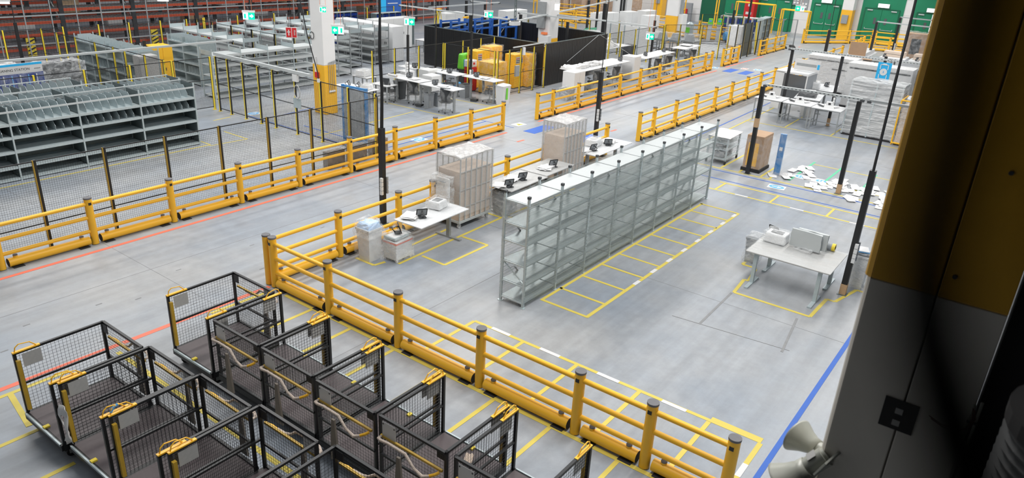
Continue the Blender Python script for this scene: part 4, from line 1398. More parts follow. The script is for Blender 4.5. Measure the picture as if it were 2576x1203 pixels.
# desks between the cages
desk('grey desk under clear film between the two wrapped cages, nearer one', 15.72, 11.28, 0.02, 1.75, 0.92, 0.82, 'film', top='plate', group=None)
desk('grey desk under clear film touching the second wrapped cage', 17.35, 11.35, 0.02, 1.5, 0.92, 0.84, 'film', top='plate')
scanner('black tilting reader at the near corner of the desk between the cages', 15.1, 11.05, 0.835, 2.7)
scanner('black tilting reader in the middle of the desk between the cages', 15.85, 11.15, 0.835, 2.7)
scanner('black tilting reader on the desk touching the second wrapped cage', 17.45, 11.2, 0.855, 2.7)
papers('bagged papers at the near corner of the desk between the cages', 15.0, 11.3, 0.835, 0.2, 3)
papers('bagged papers beside the middle reader between the cages', 15.7, 11.4, 0.835, 0.2, 4, 0.55)
papers('bagged papers on the desk touching the second wrapped cage', 17.2, 11.35, 0.855, 0.2, 3, 0.5)
bin_('grey film-wrapped tub under the near end of the desk between the cages', 15.22, 11.28, 0.0, 0.62, 0.5, 0.66, 'greyplastic', True)
desk('white desk behind the second cage at the foot of the black pole', 20.70, 11.45, 0.0, 2.35, 0.95, 0.80, 'film', hang=0.0)
wrapped_printer('film-wrapped white printer on the white desk by the black pole', 20.55, 11.72, 0.812, 0.1, 1.15, False)
scanner('black tilting reader at the near end of the white desk by the pole', 20.0, 11.35, 0.812, 2.9)
scanner('black tilting reader at the far side of the white desk by the pole', 20.9, 11.35, 0.812, 2.3)
papers('bagged papers on the far end of the white desk by the pole', 21.3, 11.5, 0.812, 0.1, 5, 0.5)
papers('papers at the near end of the white desk by the pole', 19.75, 11.55, 0.812, 0.1, 2)

pole('black service pole beside the bagged bin, its cable running up out of the picture', 12.36, 13.07, 2.54, 0.125, two=True)
pole('black service pole behind the second wrapped cage', 23.62, 13.41, 2.62, 0.13)
pole('black service pole behind the right film-covered desk, tan tape at its foot', 16.51, 2.62, 2.92, 0.125, tan=(0.0, 0.26), two=True)

# ------------------------------------------------------------------ right workstation
desk('wide pale grey desk under glossy clear film on double T feet, at the right', 16.2, 3.70, -PI / 2, 1.85, 1.45, 0.80, 'film', top='plate', four=True, legm='galv', hang=0.25)
t = thing('wrapped_monitor', 'silver-wrapped monitor leaning on the right film-covered desk', 'monitor', (16.45, 3.62, 0.815), -PI / 2 - 0.05)
for k in range(2):
    part('screen_sleeve', MB().crumple(-0.34 + k * 0.1, 0.34 + k * 0.1, -0.04 + k * 0.12, 0.02 + k * 0.12, 0.03 + 0.02 * k, 0.44, 0.010, 3 + k), 'galv_white', t, True)
part('stand', MB().crumple(-0.2, 0.2, -0.2, 0.0, 0.0, 0.05, 0.02, 5), 'film', t)
wrapped_printer('film-wrapped white label printer beside the silver monitor', 16.5, 4.28, 0.815, -PI / 2, 1.15)
t = thing('tape_roll', 'grey roll with a yellow end lying beside the silver monitor', 'roll', (16.85, 3.12, 0.90), 0.0)
part('roll', MB().tube((0, 0.14, 0), (0, 0.0, 0), 0.085, 18), 'greyplastic', t, True)
part('yellow_end', MB().tube((0, 0.0, 0), (0, -0.07, 0), 0.087, 18), 'post_yellow', t, True)
part('core', MB().tube((0, -0.07, 0), (0, -0.075, 0), 0.04, 12), 'softblack', t)
bin_('slim grey pedestal bin wrapped in film, left of the right desk', 16.85, 4.86, 0.0, 0.42, 0.3, 0.64, 'greyplastic', True, lid=True)
bin_('tall translucent bin liner stand with blue lid behind the right pole', 17.2, 2.52, 0.0, 0.44, 0.4, 0.80, 'offwhite', True, lid=False, sticker=None)
scanner('black reader at the back left corner of the right film-covered desk', 16.85, 4.5, 0.815, 1.2)
t = thing('blue_folder', 'pale blue folder lying on the bin behind the right pole', 'folder', (17.2, 2.52, 0.89), 0.3)
part('cover', MB().box(-0.17, 0.17, -0.12, 0.12, 0, 0.015), 'decalblue', t)
part('pages', MB().box(-0.16, 0.16, -0.11, 0.11, 0.0151, 0.03), 'paper', t)

# ------------------------------------------------------------------ things on the floor by the cross route
t = thing('wrapped_cart', 'steel service cart wrapped in shiny film behind the far end of the shelving', 'cart', (25.0, 8.95, 0), 0.03)
for sx in (-0.6, 0.6):
    for sy in (-0.34, 0.34):
        part('post', MB().cbox(sx, sy, 0.54, 0.05, 0.05, 0.8), 'galv', t)
        c = part('caster', MB().cbox(sx, sy, 0.14, 0.06, 0.06, 0.06), 'galv_dark', t)
        part('wheel', MB().tube((sx, sy - 0.02, 0.065), (sx, sy + 0.02, 0.065), 0.065, 14), 'softblack', c)
for z in (0.17, 0.50, 0.72):
    part('shelf', MB().box(-0.62, 0.62, -0.36, 0.36, z, z + 0.03), 'galv', t)
part('cart_top', MB().sheet(-0.68, 0.68, -0.42, 0.42, 0.94, 10, 8, 0.02, 0.02), 'platewhite', t)
for i in range(5):
    part('carton', MB().cbox(-0.4 + 0.2 * i, 0.1 * (i % 2), 0.60 if i % 2 else 0.31, 0.17, 0.4, 0.18), 'greyplastic', t)
wrapped(t, -0.65, 0.65, -0.39, 0.39, 0.15, 0.93, 'film', 7, 0.015)
t = thing('pallet_carton', 'tall brown carton with an orange cover, stretch-wrapped on a black pallet', 'carton', (24.78, 7.64, 0), 0.0)
part('pallet', MB().box(-0.50, 0.50, -0.33, 0.33, 0.0, 0.11), 'softblack', t)
bev(part('carton', MB().box(-0.47, 0.47, -0.29, 0.29, 0.11, 1.26), 'cardboard', t), 0.012)
part('orange_cover', MB().box(-0.478, -0.470, -0.16, 0.20, 0.2, 1.0), 'yellow', t)
wrapped(t, -0.495, 0.495, -0.31, 0.31, 0.12, 1.18, 'film_thin', 2, 0.008)
t = thing('blue_upright', 'narrow blue steel upright standing on end, wrapped in film', 'upright', (24.62, 6.83, 0), 0.1)
part('web', MB().box(-0.045, 0.045, -0.08, 0.08, 0, 1.42), 'midblue', t)
part('flange', MB().box(-0.06, 0.06, -0.095, -0.08, 0, 1.42).box(-0.06, 0.06, 0.08, 0.095, 0, 1.42), 'midblue', t)
part('label', MB().box(-0.052, -0.0605, -0.05, 0.05, 0.86, 0.98), 'paper', t)
part('film', MB().crumple(-0.075, 0.075, -0.11, 0.11, 0.02, 1.43, 0.008, 4), 'film_thin', t)
part('loose_film', MB().crumple(-0.16, 0.2, -0.4, 0.12, 0.0, 0.1, 0.03, 5, inset=0.08), 'film_milky', t)

# loose sheets spread over the floor, each an object
SHE = [MB().sheet(-0.21, 0.21, -0.15, 0.15, 0.002 + 0.0, 3, 3, 0.012, 0.006).mesh('floor_sheet', 'paper') for _ in range(3)]
lay = [(24.75, 6.75, 5, 'left'), (25.9, 6.35, 6, 'left'), (25.4, 5.95, 4, 'left'), (24.45, 5.55, 4, 'middle'), (24.75, 5.0, 6, 'middle'), (25.35, 4.9, 5, 'middle'),
       (24.6, 4.55, 5, 'middle'), (25.4, 4.15, 6, 'right'), (24.9, 4.0, 6, 'right'), (24.1, 4.0, 4, 'right'), (24.3, 3.3, 5, 'right'), (25.0, 3.1, 5, 'right'), (23.8, 3.45, 3, 'right')]
rn = random.Random(21)
for x, y, n, side in lay:
    for k in range(n):
        o = put('floor_sheet', SHE[k % 3], None, (x + rn.uniform(-.5, .5), y + rn.uniform(-.32, .32), 0.006 + 0.008 * k), rn.uniform(-0.4, 0.4) + 0.2, (0.85 + 0.25 * rn.random(), 0.8, 1))
        tag(o, {'left': 'loose white sheet on the floor beside the left pair of blue foot decals',
                'middle': 'loose white sheet on the floor around the foot of the middle busbar pole',
                'right': 'loose white sheet on the floor at the right, around the second pair of foot decals'}[side], 'sheet', 'loose white sheets on the floor, ' + side + ' pile')

# ------------------------------------------------------------------ overhead busbar rails on black poles, right side
pole('black busbar pole in front of the brown pallet carton, tan band halfway up', 24.0, 7.61, 2.96, 0.125, cable=False, sockets=False, tan=(1.62, 1.92))
pole('black busbar pole among the floor sheets, tan tape at its foot', 24.1, 4.67, 2.96, 0.125, cable=False, sockets=False, tan=(0.0, 0.32))


def busbar(label, p, q, z, m='galv_white', wd=0.085, holes=False):
    p, q = Vector((*p, z)), Vector((*q, z))
    t = thing('overhead_rail', label, 'rail', p, 0)
    d = q - p
    part('rail', MB().bar((0, 0, 0), d, wd, 0.07), m, t)
    if holes:
        n = int(d.length / 0.12)
        for s_ in range(1, n):
            pass
        hb = MB()
        for i in range(1, n):
            c = d * (i / n)
            hb.cbox(c.x - wd / 2 - 0.003, c.y, c.z, 0.008, 0.05, 0.018)
        part('slots', hb, 'darkgrey', t, kind='stuff')
    for e in (Vector((0, 0, 0)), d):
        part('end_bracket', MB().cbox(e.x, e.y, e.z - 0.04, 0.11, 0.11, 0.07), 'darkgrey', t)
    return t


busbar('slotted white overhead rail above the three small tables', (24.0, 7.55), (24.1, 4.6), 3.03, holes=True)
busbar('plain grey overhead rail running right from the middle busbar pole', (24.1, 4.4), (24.15, 1.6), 3.03, 'steelgrey')
pole('black busbar pole hidden behind the near column, holding the grey rail', 24.15, 1.6, 2.96, 0.095, cable=False, sockets=False)


# ------------------------------------------------------------------ shelving in the left and middle store
def shelf_unit(label, x, y, rz, n, bay, D, H, levels, post='galv', shelf='galv_white', dividers=(), divh=0.28, back=None, side=None, nd=7, group=None, pw=0.04, divm='galv', lip=0.05, frontlip=False):
    """boltless shelving: n bays along local X, depth D along local Y. dividers: levels that carry upright dividers"""
    t = thing('shelving_unit', label, 'shelving', (x, y, 0), rz, group)
    pm = MB().box(-pw / 2, pw / 2, -pw / 2, pw / 2, 0, H).mesh('post', post)
    sm = MB().box(pw / 2, bay - pw / 2, 0, D, -0.02, 0).box(pw / 2, bay - pw / 2, -0.012, 0.004, -lip, 0.004).box(pw / 2, bay - pw / 2, D - 0.004, D + 0.012, -lip, 0.004).mesh('shelf', shelf)
    for i in range(n + 1):
        for yy in (0, D):
            put('post', pm, t, (i * bay, yy, 0))
    for i in range(n):
        for z in levels:
            put('shelf', sm, t, (i * bay, 0, z))
    if divm and dividers:
        for z, h_ in dividers:
            poly = [(0.02, 0), (D - 0.02, 0), (D - 0.02, h_), (0.28 * D, h_), (0.02, h_ * 0.35)]
            mb = MB()
            k = 0
            mb.v = [(-0.003, a, b) for a, b in poly] + [(0.003, a, b) for a, b in poly]
            N = len(poly)
            mb.f = [tuple(range(N)), tuple(reversed(range(N, 2 * N)))] + [(a, a + N, (a + 1) % N + N, (a + 1) % N) for a in range(N)]
            me = mb.mesh('divider', divm)
            for i in range(n):
                for d in range(1, nd + 1):
                    put('divider', me, t, (i * bay + bay * d / (nd + 1), 0, z))
    if back:
        z0, z1, m = back
        bm = MB().box(pw / 2, bay - pw / 2, D + 0.014, D + 0.02, z0, z1).mesh('back_panel', m)
        for i in range(n):
            put('back_panel', bm, t, (i * bay, 0, 0))
    if side:
        z0, z1, m = side
        sm2 = MB().box(-0.006, 0.006, 0, D, z0, z1).mesh('side_panel', m)
        for i in (range(n + 1)):
            put('side_panel', sm2, t, (i * bay, 0, 0))
    if frontlip:
        lm = MB().box(0, bay, -0.03, -0.012, H - 0.16, H - 0.11).box(0, bay, D * 0.98, D + 0.01, H - 0.03, H).mesh('front_lip', 'galv_white')
        for i in range(n):
            put('front_lip', lm, t, (i * bay, 0, 0))
    return t


LV = (0.09, 0.42, 0.85, 1.25, 1.62)
DV = ((1.62, 0.40), (1.25, 0.34))
for (x, n) in ((3.95, 5),):
    shelf_unit('near half of the big grey divided shelving at the left, dark middle bins', x, 22.66, 0, n, 1.827, 0.78, 2.08, LV, post='galv', shelf='galv', dividers=DV, back=(0.1, 1.9, 'galv_dark'), side=(0.0, 2.05, 'galv_dark'), frontlip=True, nd=7, lip=0.07)
shelf_unit('rear half of the big grey divided shelving, dividers rising above its top', 3.95, 23.5, 0, 5, 1.827, 0.76, 2.12, LV, post='galv', shelf='galv', dividers=((1.62, 0.48),), side=(0.0, 2.1, 'galv_dark'), frontlip=True, nd=7, lip=0.07)
shelf_unit('smaller divided shelving behind the big one, under the cleaning station sign', 3.6, 25.15, 0, 4, 1.775, 0.75, 2.05, LV, post='galv', shelf='galv', dividers=((1.62, 0.42),), side=(0.0, 2.0, 'galv_dark'), frontlip=True, lip=0.07)
shelf_unit('divided grey shelf row seen end-on between the fences at the upper left', 15.75, 29.6, PI / 2, 4, 1.35, 0.8, 2.12, (0.1, 0.5, 0.95, 1.4, 1.85), post='galv', shelf='galv', dividers=((1.85, 0.26), (0.95, 0.3)), side=(0, 2.0, 'galv_mid'), nd=4)
shelf_unit('divided grey shelf block behind the tall yellow cabinet', 19.15, 30.9, PI / 2, 2, 1.2, 0.9, 2.1, (0.1, 0.5, 0.95, 1.4, 1.82), post='galv', shelf='galv', dividers=((1.82, 0.28), (0.5, 0.3)), side=(0, 2.05, 'galv_mid'), nd=4)
LW = (0.12, 0.52, 0.95, 1.40, 1.82)
shelf_unit('pale open steel shelving standing parallel to the fence, left of the white column', 17.25, 28.22, 0, 4, 1.36, 0.82, 2.08, LW, post='galv', shelf='galv_white', side=(1.82, 2.0, 'galv'), lip=0.09)
for i, (x, y, n, lb) in enumerate(((21.2, 30.6, 5, 'pale steel shelf row beginning behind the red and white hanging sign'),
                                    (23.4, 29.9, 5, 'pale steel shelf row ending just behind the white column'),
                                    (25.4, 29.0, 6, 'pale steel shelf row whose near end shows right of the white column'),
                                    (27.4, 30.4, 5, 'pale steel shelf row with its near end second from the white cabinets'),
                                    (29.42, 30.4, 5, 'pale steel shelf row with near end directly beside the white cabinets'))):
    shelf_unit(lb, x, y, PI / 2, n, 1.25, 0.8 if i != 4 else 1.05, 2.15, LW, post='steelgrey' if i > 1 else 'galv', shelf='galv_white', side=(1.82, 2.0, 'galv'), lip=0.08)
for i in range(4):
    cabinet(('nearest', 'second', 'third', 'farthest')[i] + ' of four tall white steel cabinets in the row beside the pale shelf rows', 30.2, 31.0 + i * 1.2, -PI / 2, 1.15, 0.85, 1.95, 'white', 2,
            group=None if i == 0 else 'white steel cabinets in the row behind the nearest one')

# orange racking behind a wire curtain
def rack(label, y, x0, n, bay, D, lv, gap):
    t = thing('pallet_rack', label, 'rack', (x0, y, 0))
    um = MB().box(-0.12, 0.12, -0.05, 0.05, 0, 8.5).mesh('upright', 'rackblack')
    bm = MB().box(0, bay, -0.03, 0.03, -0.07, 0.07).mesh('beam', 'orange')
    sm = MB()
    for k in range(int(bay / 0.3)):
        sm.box(0.1 + k * 0.3, 0.16 + k * 0.3, 0.0, D, 0.07, 0.09)
    for k in range(4):
        sm.box(0.02, bay - 0.02, D * k / 3 - 0.01, D * k / 3 + 0.01, 0.07, 0.1)
    sm = sm.mesh('wire_deck', 'galv_dark')
    br = MB()
    for k in range(7):
        a = (0, 0, 0.3 + k * 1.1)
        b = (0, D, 0.3 + (k + 1) * 1.1)
        br.bar(a if k % 2 else (0, D, a[2]), b if k % 2 else (0, 0, b[2]), 0.05)
    br = br.mesh('frame_brace', 'galv_white')
    for i in range(n + 1):
        for yy in (0, D):
            put('upright', um, t, (i * bay, yy, 0))
        put('frame_brace', br, t, (i * bay, 0, 0))
    for i in range(n):
        for z in lv:
            put('beam', bm, t, (i * bay, 0, z))
            put('beam', bm, t, (i * bay, D, z))
            put('wire_deck', sm, t, (i * bay, 0, z))
    return t


rack('front row of orange-beamed pallet racking behind the wire curtain', 43.3, 6.5, 11, 3.85, 1.1, (0.25, 0.95, 1.55, 2.15, 2.75, 3.5, 4.3), 0)
rack('second row of orange-beamed pallet racking, one aisle deeper', 47.5, 6.5, 12, 3.85, 1.1, (0.3, 1.3, 2.1, 2.9, 3.9, 5.0), 0)
rack('third row of orange-beamed pallet racking against the far left wall', 54.0, 8.0, 13, 3.85, 1.1, (0.5, 1.7, 2.9, 4.1, 5.3), 0)
cw = thing('wire_curtain', 'tall grey-framed wire curtain in front of the orange racking', 'screen', (7.0, 42.0, 0))
wm = MB().grid((0, 0, 0.1), (1.25, 0, 0), (0, 0, 5.0), 0.16, 0.10, 0.004).mesh('wire_mesh', 'wire')
pm = MB().box(-0.025, 0.025, -0.025, 0.025, 0, 5.2).mesh('upright', 'steelgrey')
hm = MB().box(0, 1.25, -0.02, 0.02, -0.035, 0.035).mesh('cross_rail', 'steelgrey')
for i in range(33):
    put('upright', pm, cw, (i * 1.25, 0, 0))
    if i < 32:
        put('wire_mesh', wm, cw, (i * 1.25, 0, 0), kind='stuff')
        for z in (0.68, 2.07, 3.5):
            put('cross_rail', hm, cw, (i * 1.25, 0, z))
for i, (x, y) in enumerate(((16.1, 42.8), (22.7, 42.8))):
    t = thing('striped_guard', ('left', 'right')[i] + ' black and yellow striped rack foot guard behind the wire curtain', 'guard', (x, y, 0), 0, 'striped rack foot guards')
    part('plate', MB().box(-0.2, 0.2, -0.03, 0.03, 0, 0.9), 'post_yellow', t)
    for k in range(4):
        part('stripe', MB().bar((-0.19, -0.035, 0.05 + 0.2 * k), (0.19, -0.035, 0.22 + 0.2 * k), 0.008, 0.07), 'black', t)
t = thing('folding_sign', 'red and white folding floor sign behind the wire curtain', 'sign', (25.2, 41.2, 0))
for s in (-1, 1):
    part('leaf', MB().bar((0, 0, 0.55), (s * 0.22, 0, 0), 0.03, 0.14), 'red' if s < 0 else 'platewhite', t)
for i in range(14):
    rn = random.Random(i)
    o = cabinet('pale boxed load on the racking, number %s from the left' % ('one two three four five six seven eight nine ten eleven twelve thirteen fourteen'.split()[i]), 12.5 + i * 2.6, 47.9, 0, 1.1, 0.9, 0.75, 'offwhite' if i % 3 else 'wood', 1, name='stored_load', group='pale loads stored on the second rack row', handle=False)
    o.location.z = (0.42, 1.42)[i % 2]
    o['category'] = 'load'

# cleaning station corner
t = thing('cleaning_station_board', 'white and blue board lettered CLEANING STATION at the left edge', 'sign', (10.8, 30.35, 0), 0.06)
part('panel', MB().box(-0.98, 0.86, -0.02, 0.02, 0.55, 1.86), 'platewhite', t)
part('blue_band', MB().box(-0.98, 0.86, -0.026, -0.0201, 1.78, 1.86), 'signblue', t)
part('lower_field', MB().box(-0.98, 0.86, -0.026, -0.0201, 0.55, 1.50), 'navy', t)
for dx, s_, sz in ((-0.17, 'CLEANING STATION', 0.125), (-0.80, 'amazon', 0.07), (0.68, 'amazon', 0.07)):
    o = put('lettering', text_mesh(s_, sz, 'black'), t, (dx, -0.024, 1.64))
    o.rotation_euler = (PI / 2, 0, 0)
for s in (-0.9, 0.8):
    part('leg', MB().cbox(s, 0.03, 0.7, 0.05, 0.05, 1.4), 'black', t)
rn = random.Random(8)
for k in range(6):
    part('hanging_tool', MB().tube((-0.8 + 0.28 * k, -0.05, 0.6), (-0.8 + 0.28 * k, -0.05, 1.45), 0.02, 6), 'offwhite' if k % 2 else 'decalblue', t)
wrapped(t, -1.0, 0.9, -0.10, 0.06, 0.5, 1.5, 'film_thin', 4, 0.02, 'film')
t = thing('wrapped_bench', 'dark bench bundled in shiny film right of the cleaning station board', 'bench', (12.75, 31.7, 0), 0.05)
part('bench_top', MB().box(-0.75, 0.75, -0.4, 0.4, 0.95, 1.05), 'darkgrey', t)
part('cabinet_body', MB().box(-0.7, 0.7, -0.35, 0.35, 0.35, 0.9), 'darkgrey', t)
part('upper_shelf', MB().box(-0.7, 0.7, 0.1, 0.38, 1.05, 1.5), 'darkgrey', t)
for sx in (-0.65, 0.65):
    for sy in (-0.3, 0.3):
        part('leg', MB().cbox(sx, sy, 0.2, 0.05, 0.05, 0.4), 'galv', t)
wrapped(t, -0.82, 0.82, -0.46, 0.46, 0.3, 1.58, 'film', 5, 0.03)
for x, y, lb in ((9.0, 32.9, 'left one'), (10.9, 33.1, 'right one')):
    t = thing('wrapped_pallet', 'low white load under film behind the cleaning station board, ' + lb, 'load', (x, y, 0))
    part('pallet', MB().box(-0.8, 0.8, -0.5, 0.5, 0, 0.14), 'wood', t)
    part('load', MB().box(-0.75, 0.75, -0.45, 0.45, 0.14, 1.35), 'offwhite', t)
    wrapped(t, -0.8, 0.8, -0.5, 0.5, 0.1, 1.45, 'film_heavy', 7, 0.03)
t = thing('red_brown_panel', 'red-brown boards stacked upright behind the wire fence at the upper left', 'boards', (12.2, 34.6, 0))
for k in range(3):
    part('board', MB().box(-0.3 + 0.22 * k, -0.1 + 0.22 * k, -0.04, 0.04, 0, 1.0), 'rust_board', t)
pole('black service pole behind the cleaning station board, thin cable above', 12.15, 33.4, 2.9, 0.1, sockets=False)
pole('black service pole beside the tall yellow cabinet', 15.95, 31.0, 2.2, 0.09, sockets=False, cable=False)
busbar('white overhead trunking crossing above the divided shelving at the upper left', (8.4, 28.2), (18.3, 28.3), 2.36, wd=0.11)
cabinet('tall yellow cabinet behind the fence at the upper left', 16.45, 30.9, -0.04, 0.85, 0.75, 2.0, 'yellow', 2)
cabinet('grey-green steel cabinet end left of the tall yellow cabinet', 14.95, 29.15, 0, 0.75, 0.5, 1.95, 'plate', 1, handle=False)

# things between the near fence and the column
t = thing('blue_frame_rack', 'blue steel frame holding grey mesh sheets, wrapped in film, before the white column', 'rack', (17.15, 19.45, 0), 0.06)
for s in (-0.55, 0.55):
    part('upright', MB().cbox(0, s, 0.98, 0.09, 0.09, 1.96), 'midblue', t)
part('top_beam', MB().cbox(0, 0, 1.9, 0.06, 1.05, 0.10), 'midblue', t)
part('foot_beam', MB().cbox(0, 0, 0.06, 0.08, 1.05, 0.10), 'midblue', t)
for k in range(4):
    part('sheet', MB().box(-0.02 + 0.02 * k - 0.03, -0.012 + 0.02 * k - 0.03, -0.48, 0.48, 0.15, 1.82), 'greyplastic', t)
wrapped(t, -0.07, 0.08, -0.61, 0.61, 0.08, 1.9, 'film_thin', 6, 0.01)
for k, (x, y) in enumerate(((14.62, 17.62), (15.55, 17.62), (16.55, 17.68))):
    t = thing('sheet_stack', ['stack of grey-brown sheets in film behind the near fence, left of three', 'stack of grey-brown sheets in film behind the near fence, middle of three', 'stack of grey-brown sheets in film behind the near fence, right of three'][k], 'sheets', (x, y, 0), 0.0)
    for q in range(5):
        part('sheet', MB().box(-0.35, 0.35, -0.10 + q * 0.045, -0.062 + q * 0.045, 0.02, 0.56 - 0.02 * (q % 2)), 'board_grey', t)
    wrapped(t, -0.38, 0.38, -0.13, 0.15, 0.0, 0.6, 'film_thin', 6 + k, 0.01)
bin_('grey bin at the foot of the white and yellow column', 20.0, 23.1, 0, 0.34, 0.34, 0.62, 'greyplastic')
desk('small white desk behind the blue frame rack, beside the column', 20.35, 22.95, -PI / 2 + 0.05, 1.9, 0.7, 0.98)
wrapped_printer('film-wrapped white printer on the small desk behind the blue frame rack', 20.4, 22.35, 0.99, 0.3, 1.0, False)
scanner('black reader nearest the column on the small desk', 20.25, 23.35, 0.99, 0.6)
scanner('black reader beside the printer on the small desk behind the blue rack', 20.35, 22.85, 0.99, 0.6)
part('control_box', MB().box(-0.12, -0.03, -4.2 + 0, -3.95, 1.95, 2.2), 'offwhite', bpy.data.objects['wire_fence.001'], loc=(0, 8.0 - 0.0, 0))
part('cable_ring', MB().path([(-0.1, 3.85 + 0.16 * math.cos(a * 0.52), 1.6 + 0.24 * math.sin(a * 0.52)) for a in range(13)], 0.018, 5), 'plate', bpy.data.objects['wire_fence.001'])
part('lock_plate', MB().box(-0.06, -0.03, 3.75, 4.15, 1.0, 1.35), 'galv', bpy.data.objects['wire_fence.001'])

# ------------------------------------------------------------------ desks and chairs in the middle
G1 = None
desk('white raised desk with the many-socket pole, left of the three front desks', 23.05, 22.62, -PI / 2, 1.95, 0.78, 1.08, 'film_thin')
desk('white raised desk in the front middle, office chair in front of it', 22.98, 20.62, -PI / 2, 1.9, 0.74, 1.05, 'film_thin')
desk('white raised desk beside the white bin with the green stripe', 25.82, 20.72, -PI / 2, 1.85, 0.74, 1.05, 'film_thin')
desk('white raised desk behind the others, beside the green machine', 25.6, 22.75, -PI / 2, 1.95, 0.78, 1.05, 'film_thin')
desk('white raised desk at the back left, beside the grey drawer cabinets', 25.3, 24.6, -PI / 2, 1.2, 0.7, 1.05, None)
leg_table('small steel-legged table carrying a wrapped white printer, left of the desks', 22.35, 24.65, -PI / 2, 0.95, 0.6, 0.95, r=0.025)
wrapped_printer('film-wrapped white printer on the small steel-legged table', 22.35, 24.7, 0.96, 0.2, 1.35, False)
leg_table('low white table with a chair tucked under it, behind the fence corner', 22.4, 23.45, -PI / 2, 1.0, 0.65, 0.78, r=0.025)
scanner('black reader on the white raised desk with the many-socket pole', 23.1, 22.6, 1.095, 2.6)
scanner('black reader on the front middle white raised desk', 22.95, 20.95, 1.065, 2.6)
scanner('black reader on the white raised desk beside the white bin', 25.75, 21.0, 1.065, 2.6)
scanner('black reader on the white raised desk beside the green machine', 25.5, 22.4, 1.065, 2.6)
scanner('black reader at the back left beside the drawer cabinets', 25.2, 24.3, 1.065, 2.6)
papers('papers on the white raised desk with the many-socket pole', 23.15, 22.2, 1.09, 0.1, 2)
papers('papers on the front middle white raised desk', 23.0, 20.5, 1.062, 0.1, 2)
papers('papers on the white raised desk beside the white bin', 25.8, 20.5, 1.062, 0.1, 2)
t = thing('film_roll', 'clear film roll lying on the left white raised desk', 'roll', (22.75, 23.3, 1.14))
part('roll', MB().tube((0, -0.25, 0), (0, 0.25, 0), 0.05, 12), 'platewhite', t, True)
part('core', MB().tube((0, -0.29, 0), (0, 0.29, 0), 0.02, 8), 'cardboard', t)
chair('office chair under film at the front middle desk, front-most chair', 22.95, 20.35, 2.2)
chair('office chair under film below the desk with the many-socket pole', 23.15, 22.3, 2.0)
chair('office chair under film tucked at the low table by the fence corner', 22.6, 23.35, 1.8)
chair('office chair hooded in film at the desk beside the white bin', 25.9, 20.35, 0.6)
chair('office chair hooded in film at the desk beside the green machine', 25.9, 22.75, 0.4)
cabinet('grey-white pedestal cabinet between the two left raised desks', 23.95, 22.1, 0, 0.62, 0.55, 1.2, 'offwhite', 1)
cabinet('off-white drawer cabinet behind the raised desks', 25.05, 23.35, 0, 0.6, 0.6, 1.15, 'offwhite', 1)
cabinet('white low cabinet in film beside the many-socket pole', 24.2, 23.9, 0, 0.6, 0.5, 1.1, 'white', 1, 'film_thin')
bin_('grey bin under the front middle raised desk', 23.05, 21.42, 0, 0.36, 0.30, 0.62, 'greyplastic')
bin_('second grey bin behind the bin of the front middle desk', 23.55, 21.35, 0, 0.36, 0.30, 0.62, 'greyplastic')
bin_('dark grey bin beside the chair by the fence corner', 23.35, 23.45, 0, 0.45, 0.4, 0.8, 'darkgrey')
bin_('grey square bin in front of the red cabinet', 25.85, 21.75, 0, 0.5, 0.4, 0.6, 'greyplastic')
t = bin_('white lidded bin with a bright green stripe at the end of the raised desks', 26.0, 19.68, 0, 0.55, 0.45, 0.85, 'white', False, True, 'limegreen')
for k in range(2):
    t = thing('footrest', ['black footrest by the wheels of the chair under the many-socket desk', 'black footrest beside the chair at the white bin desk'][k], 'footrest', ((22.9, 25.55)[k], (21.85, 20.95)[k], 0), 0.4)
    part('plate', MB().bar((-0.2, 0, 0.12), (0.2, 0, 0.07), 0.3, 0.02), 'darkgrey', t)
    part('leg', MB().cbox(-0.15, 0, 0.05, 0.03, 0.28, 0.1).cbox(0.16, 0, 0.03, 0.03, 0.28, 0.06), 'darkgrey', t, kind=None)
mp = pole('black service pole with a column of white socket boxes at the left raised desk', 23.35, 22.95, 2.85, 0.085, zt=10)
for k in range(5):
    part('socket_box', MB().cbox(-0.075, 0, 1.2 + k * 0.11 + 0.02, 0.07, 0.12, 0.09), 'white', mp)
pole('black service pole between the raised desks and the yellow cabinet cage', 26.05, 21.62, 2.95, 0.085)
pole('slender black service pole in front of the black sheet enclosure', 26.6, 24.3, 2.9, 0.07, sockets=False)

# ------------------------------------------------------------------ yellow cabinets in the mesh cage and neighbours
cabinet('low wide yellow cabinet under crumpled film at the front of the mesh cage', 27.55, 21.55, 0.0, 0.95, 0.85, 1.5, 'yellow', 2, 'film_thin', handle=False)
cabinet('tall yellow cabinet with a notice at the left of the mesh cage', 28.2, 22.95, 0.0, 1.0, 0.6, 1.8, 'yellow', 2, sheet=1)
cabinet('tall yellow cabinet topped with crumpled film at the back of the mesh cage', 29.55, 23.2, 0.0, 0.95, 0.6, 1.85, 'yellow', 2, 'film_thin')
cabinet('yellow cabinet with a notice just behind the gate', 29.55, 21.75, 0.0, 0.75, 0.6, 1.65, 'yellow', 1, sheet=1)
cabinet('yellow cabinet in film at the right end inside the gate', 30.25, 21.55, 0.0, 0.55, 0.75, 1.62, 'yellow', 1, 'film_thin', handle=False)
cabinet('red and white cabinet beside the wire cage, white top section', 27.15, 22.55, 0.0, 0.42, 0.42, 1.15, 'red', 1)
t = thing('white_case', 'white equipment case on the red cabinet', 'case', (27.15, 22.55, 1.155))
bev(part('case', MB().box(-0.24, 0.24, -0.2, 0.2, 0, 0.32), 'white', t), 0.02)
part('red_label', MB().box(-0.05, 0.08, -0.206, -0.2005, 0.12, 0.22), 'red', t)
t = thing('green_machine', 'bright green rounded machine with a red label behind the desks', 'machine', (27.6, 23.3, 0))
part('stand', MB().box(-0.25, 0.25, -0.15, 0.15, 0, 0.9), 'darkgrey', t)
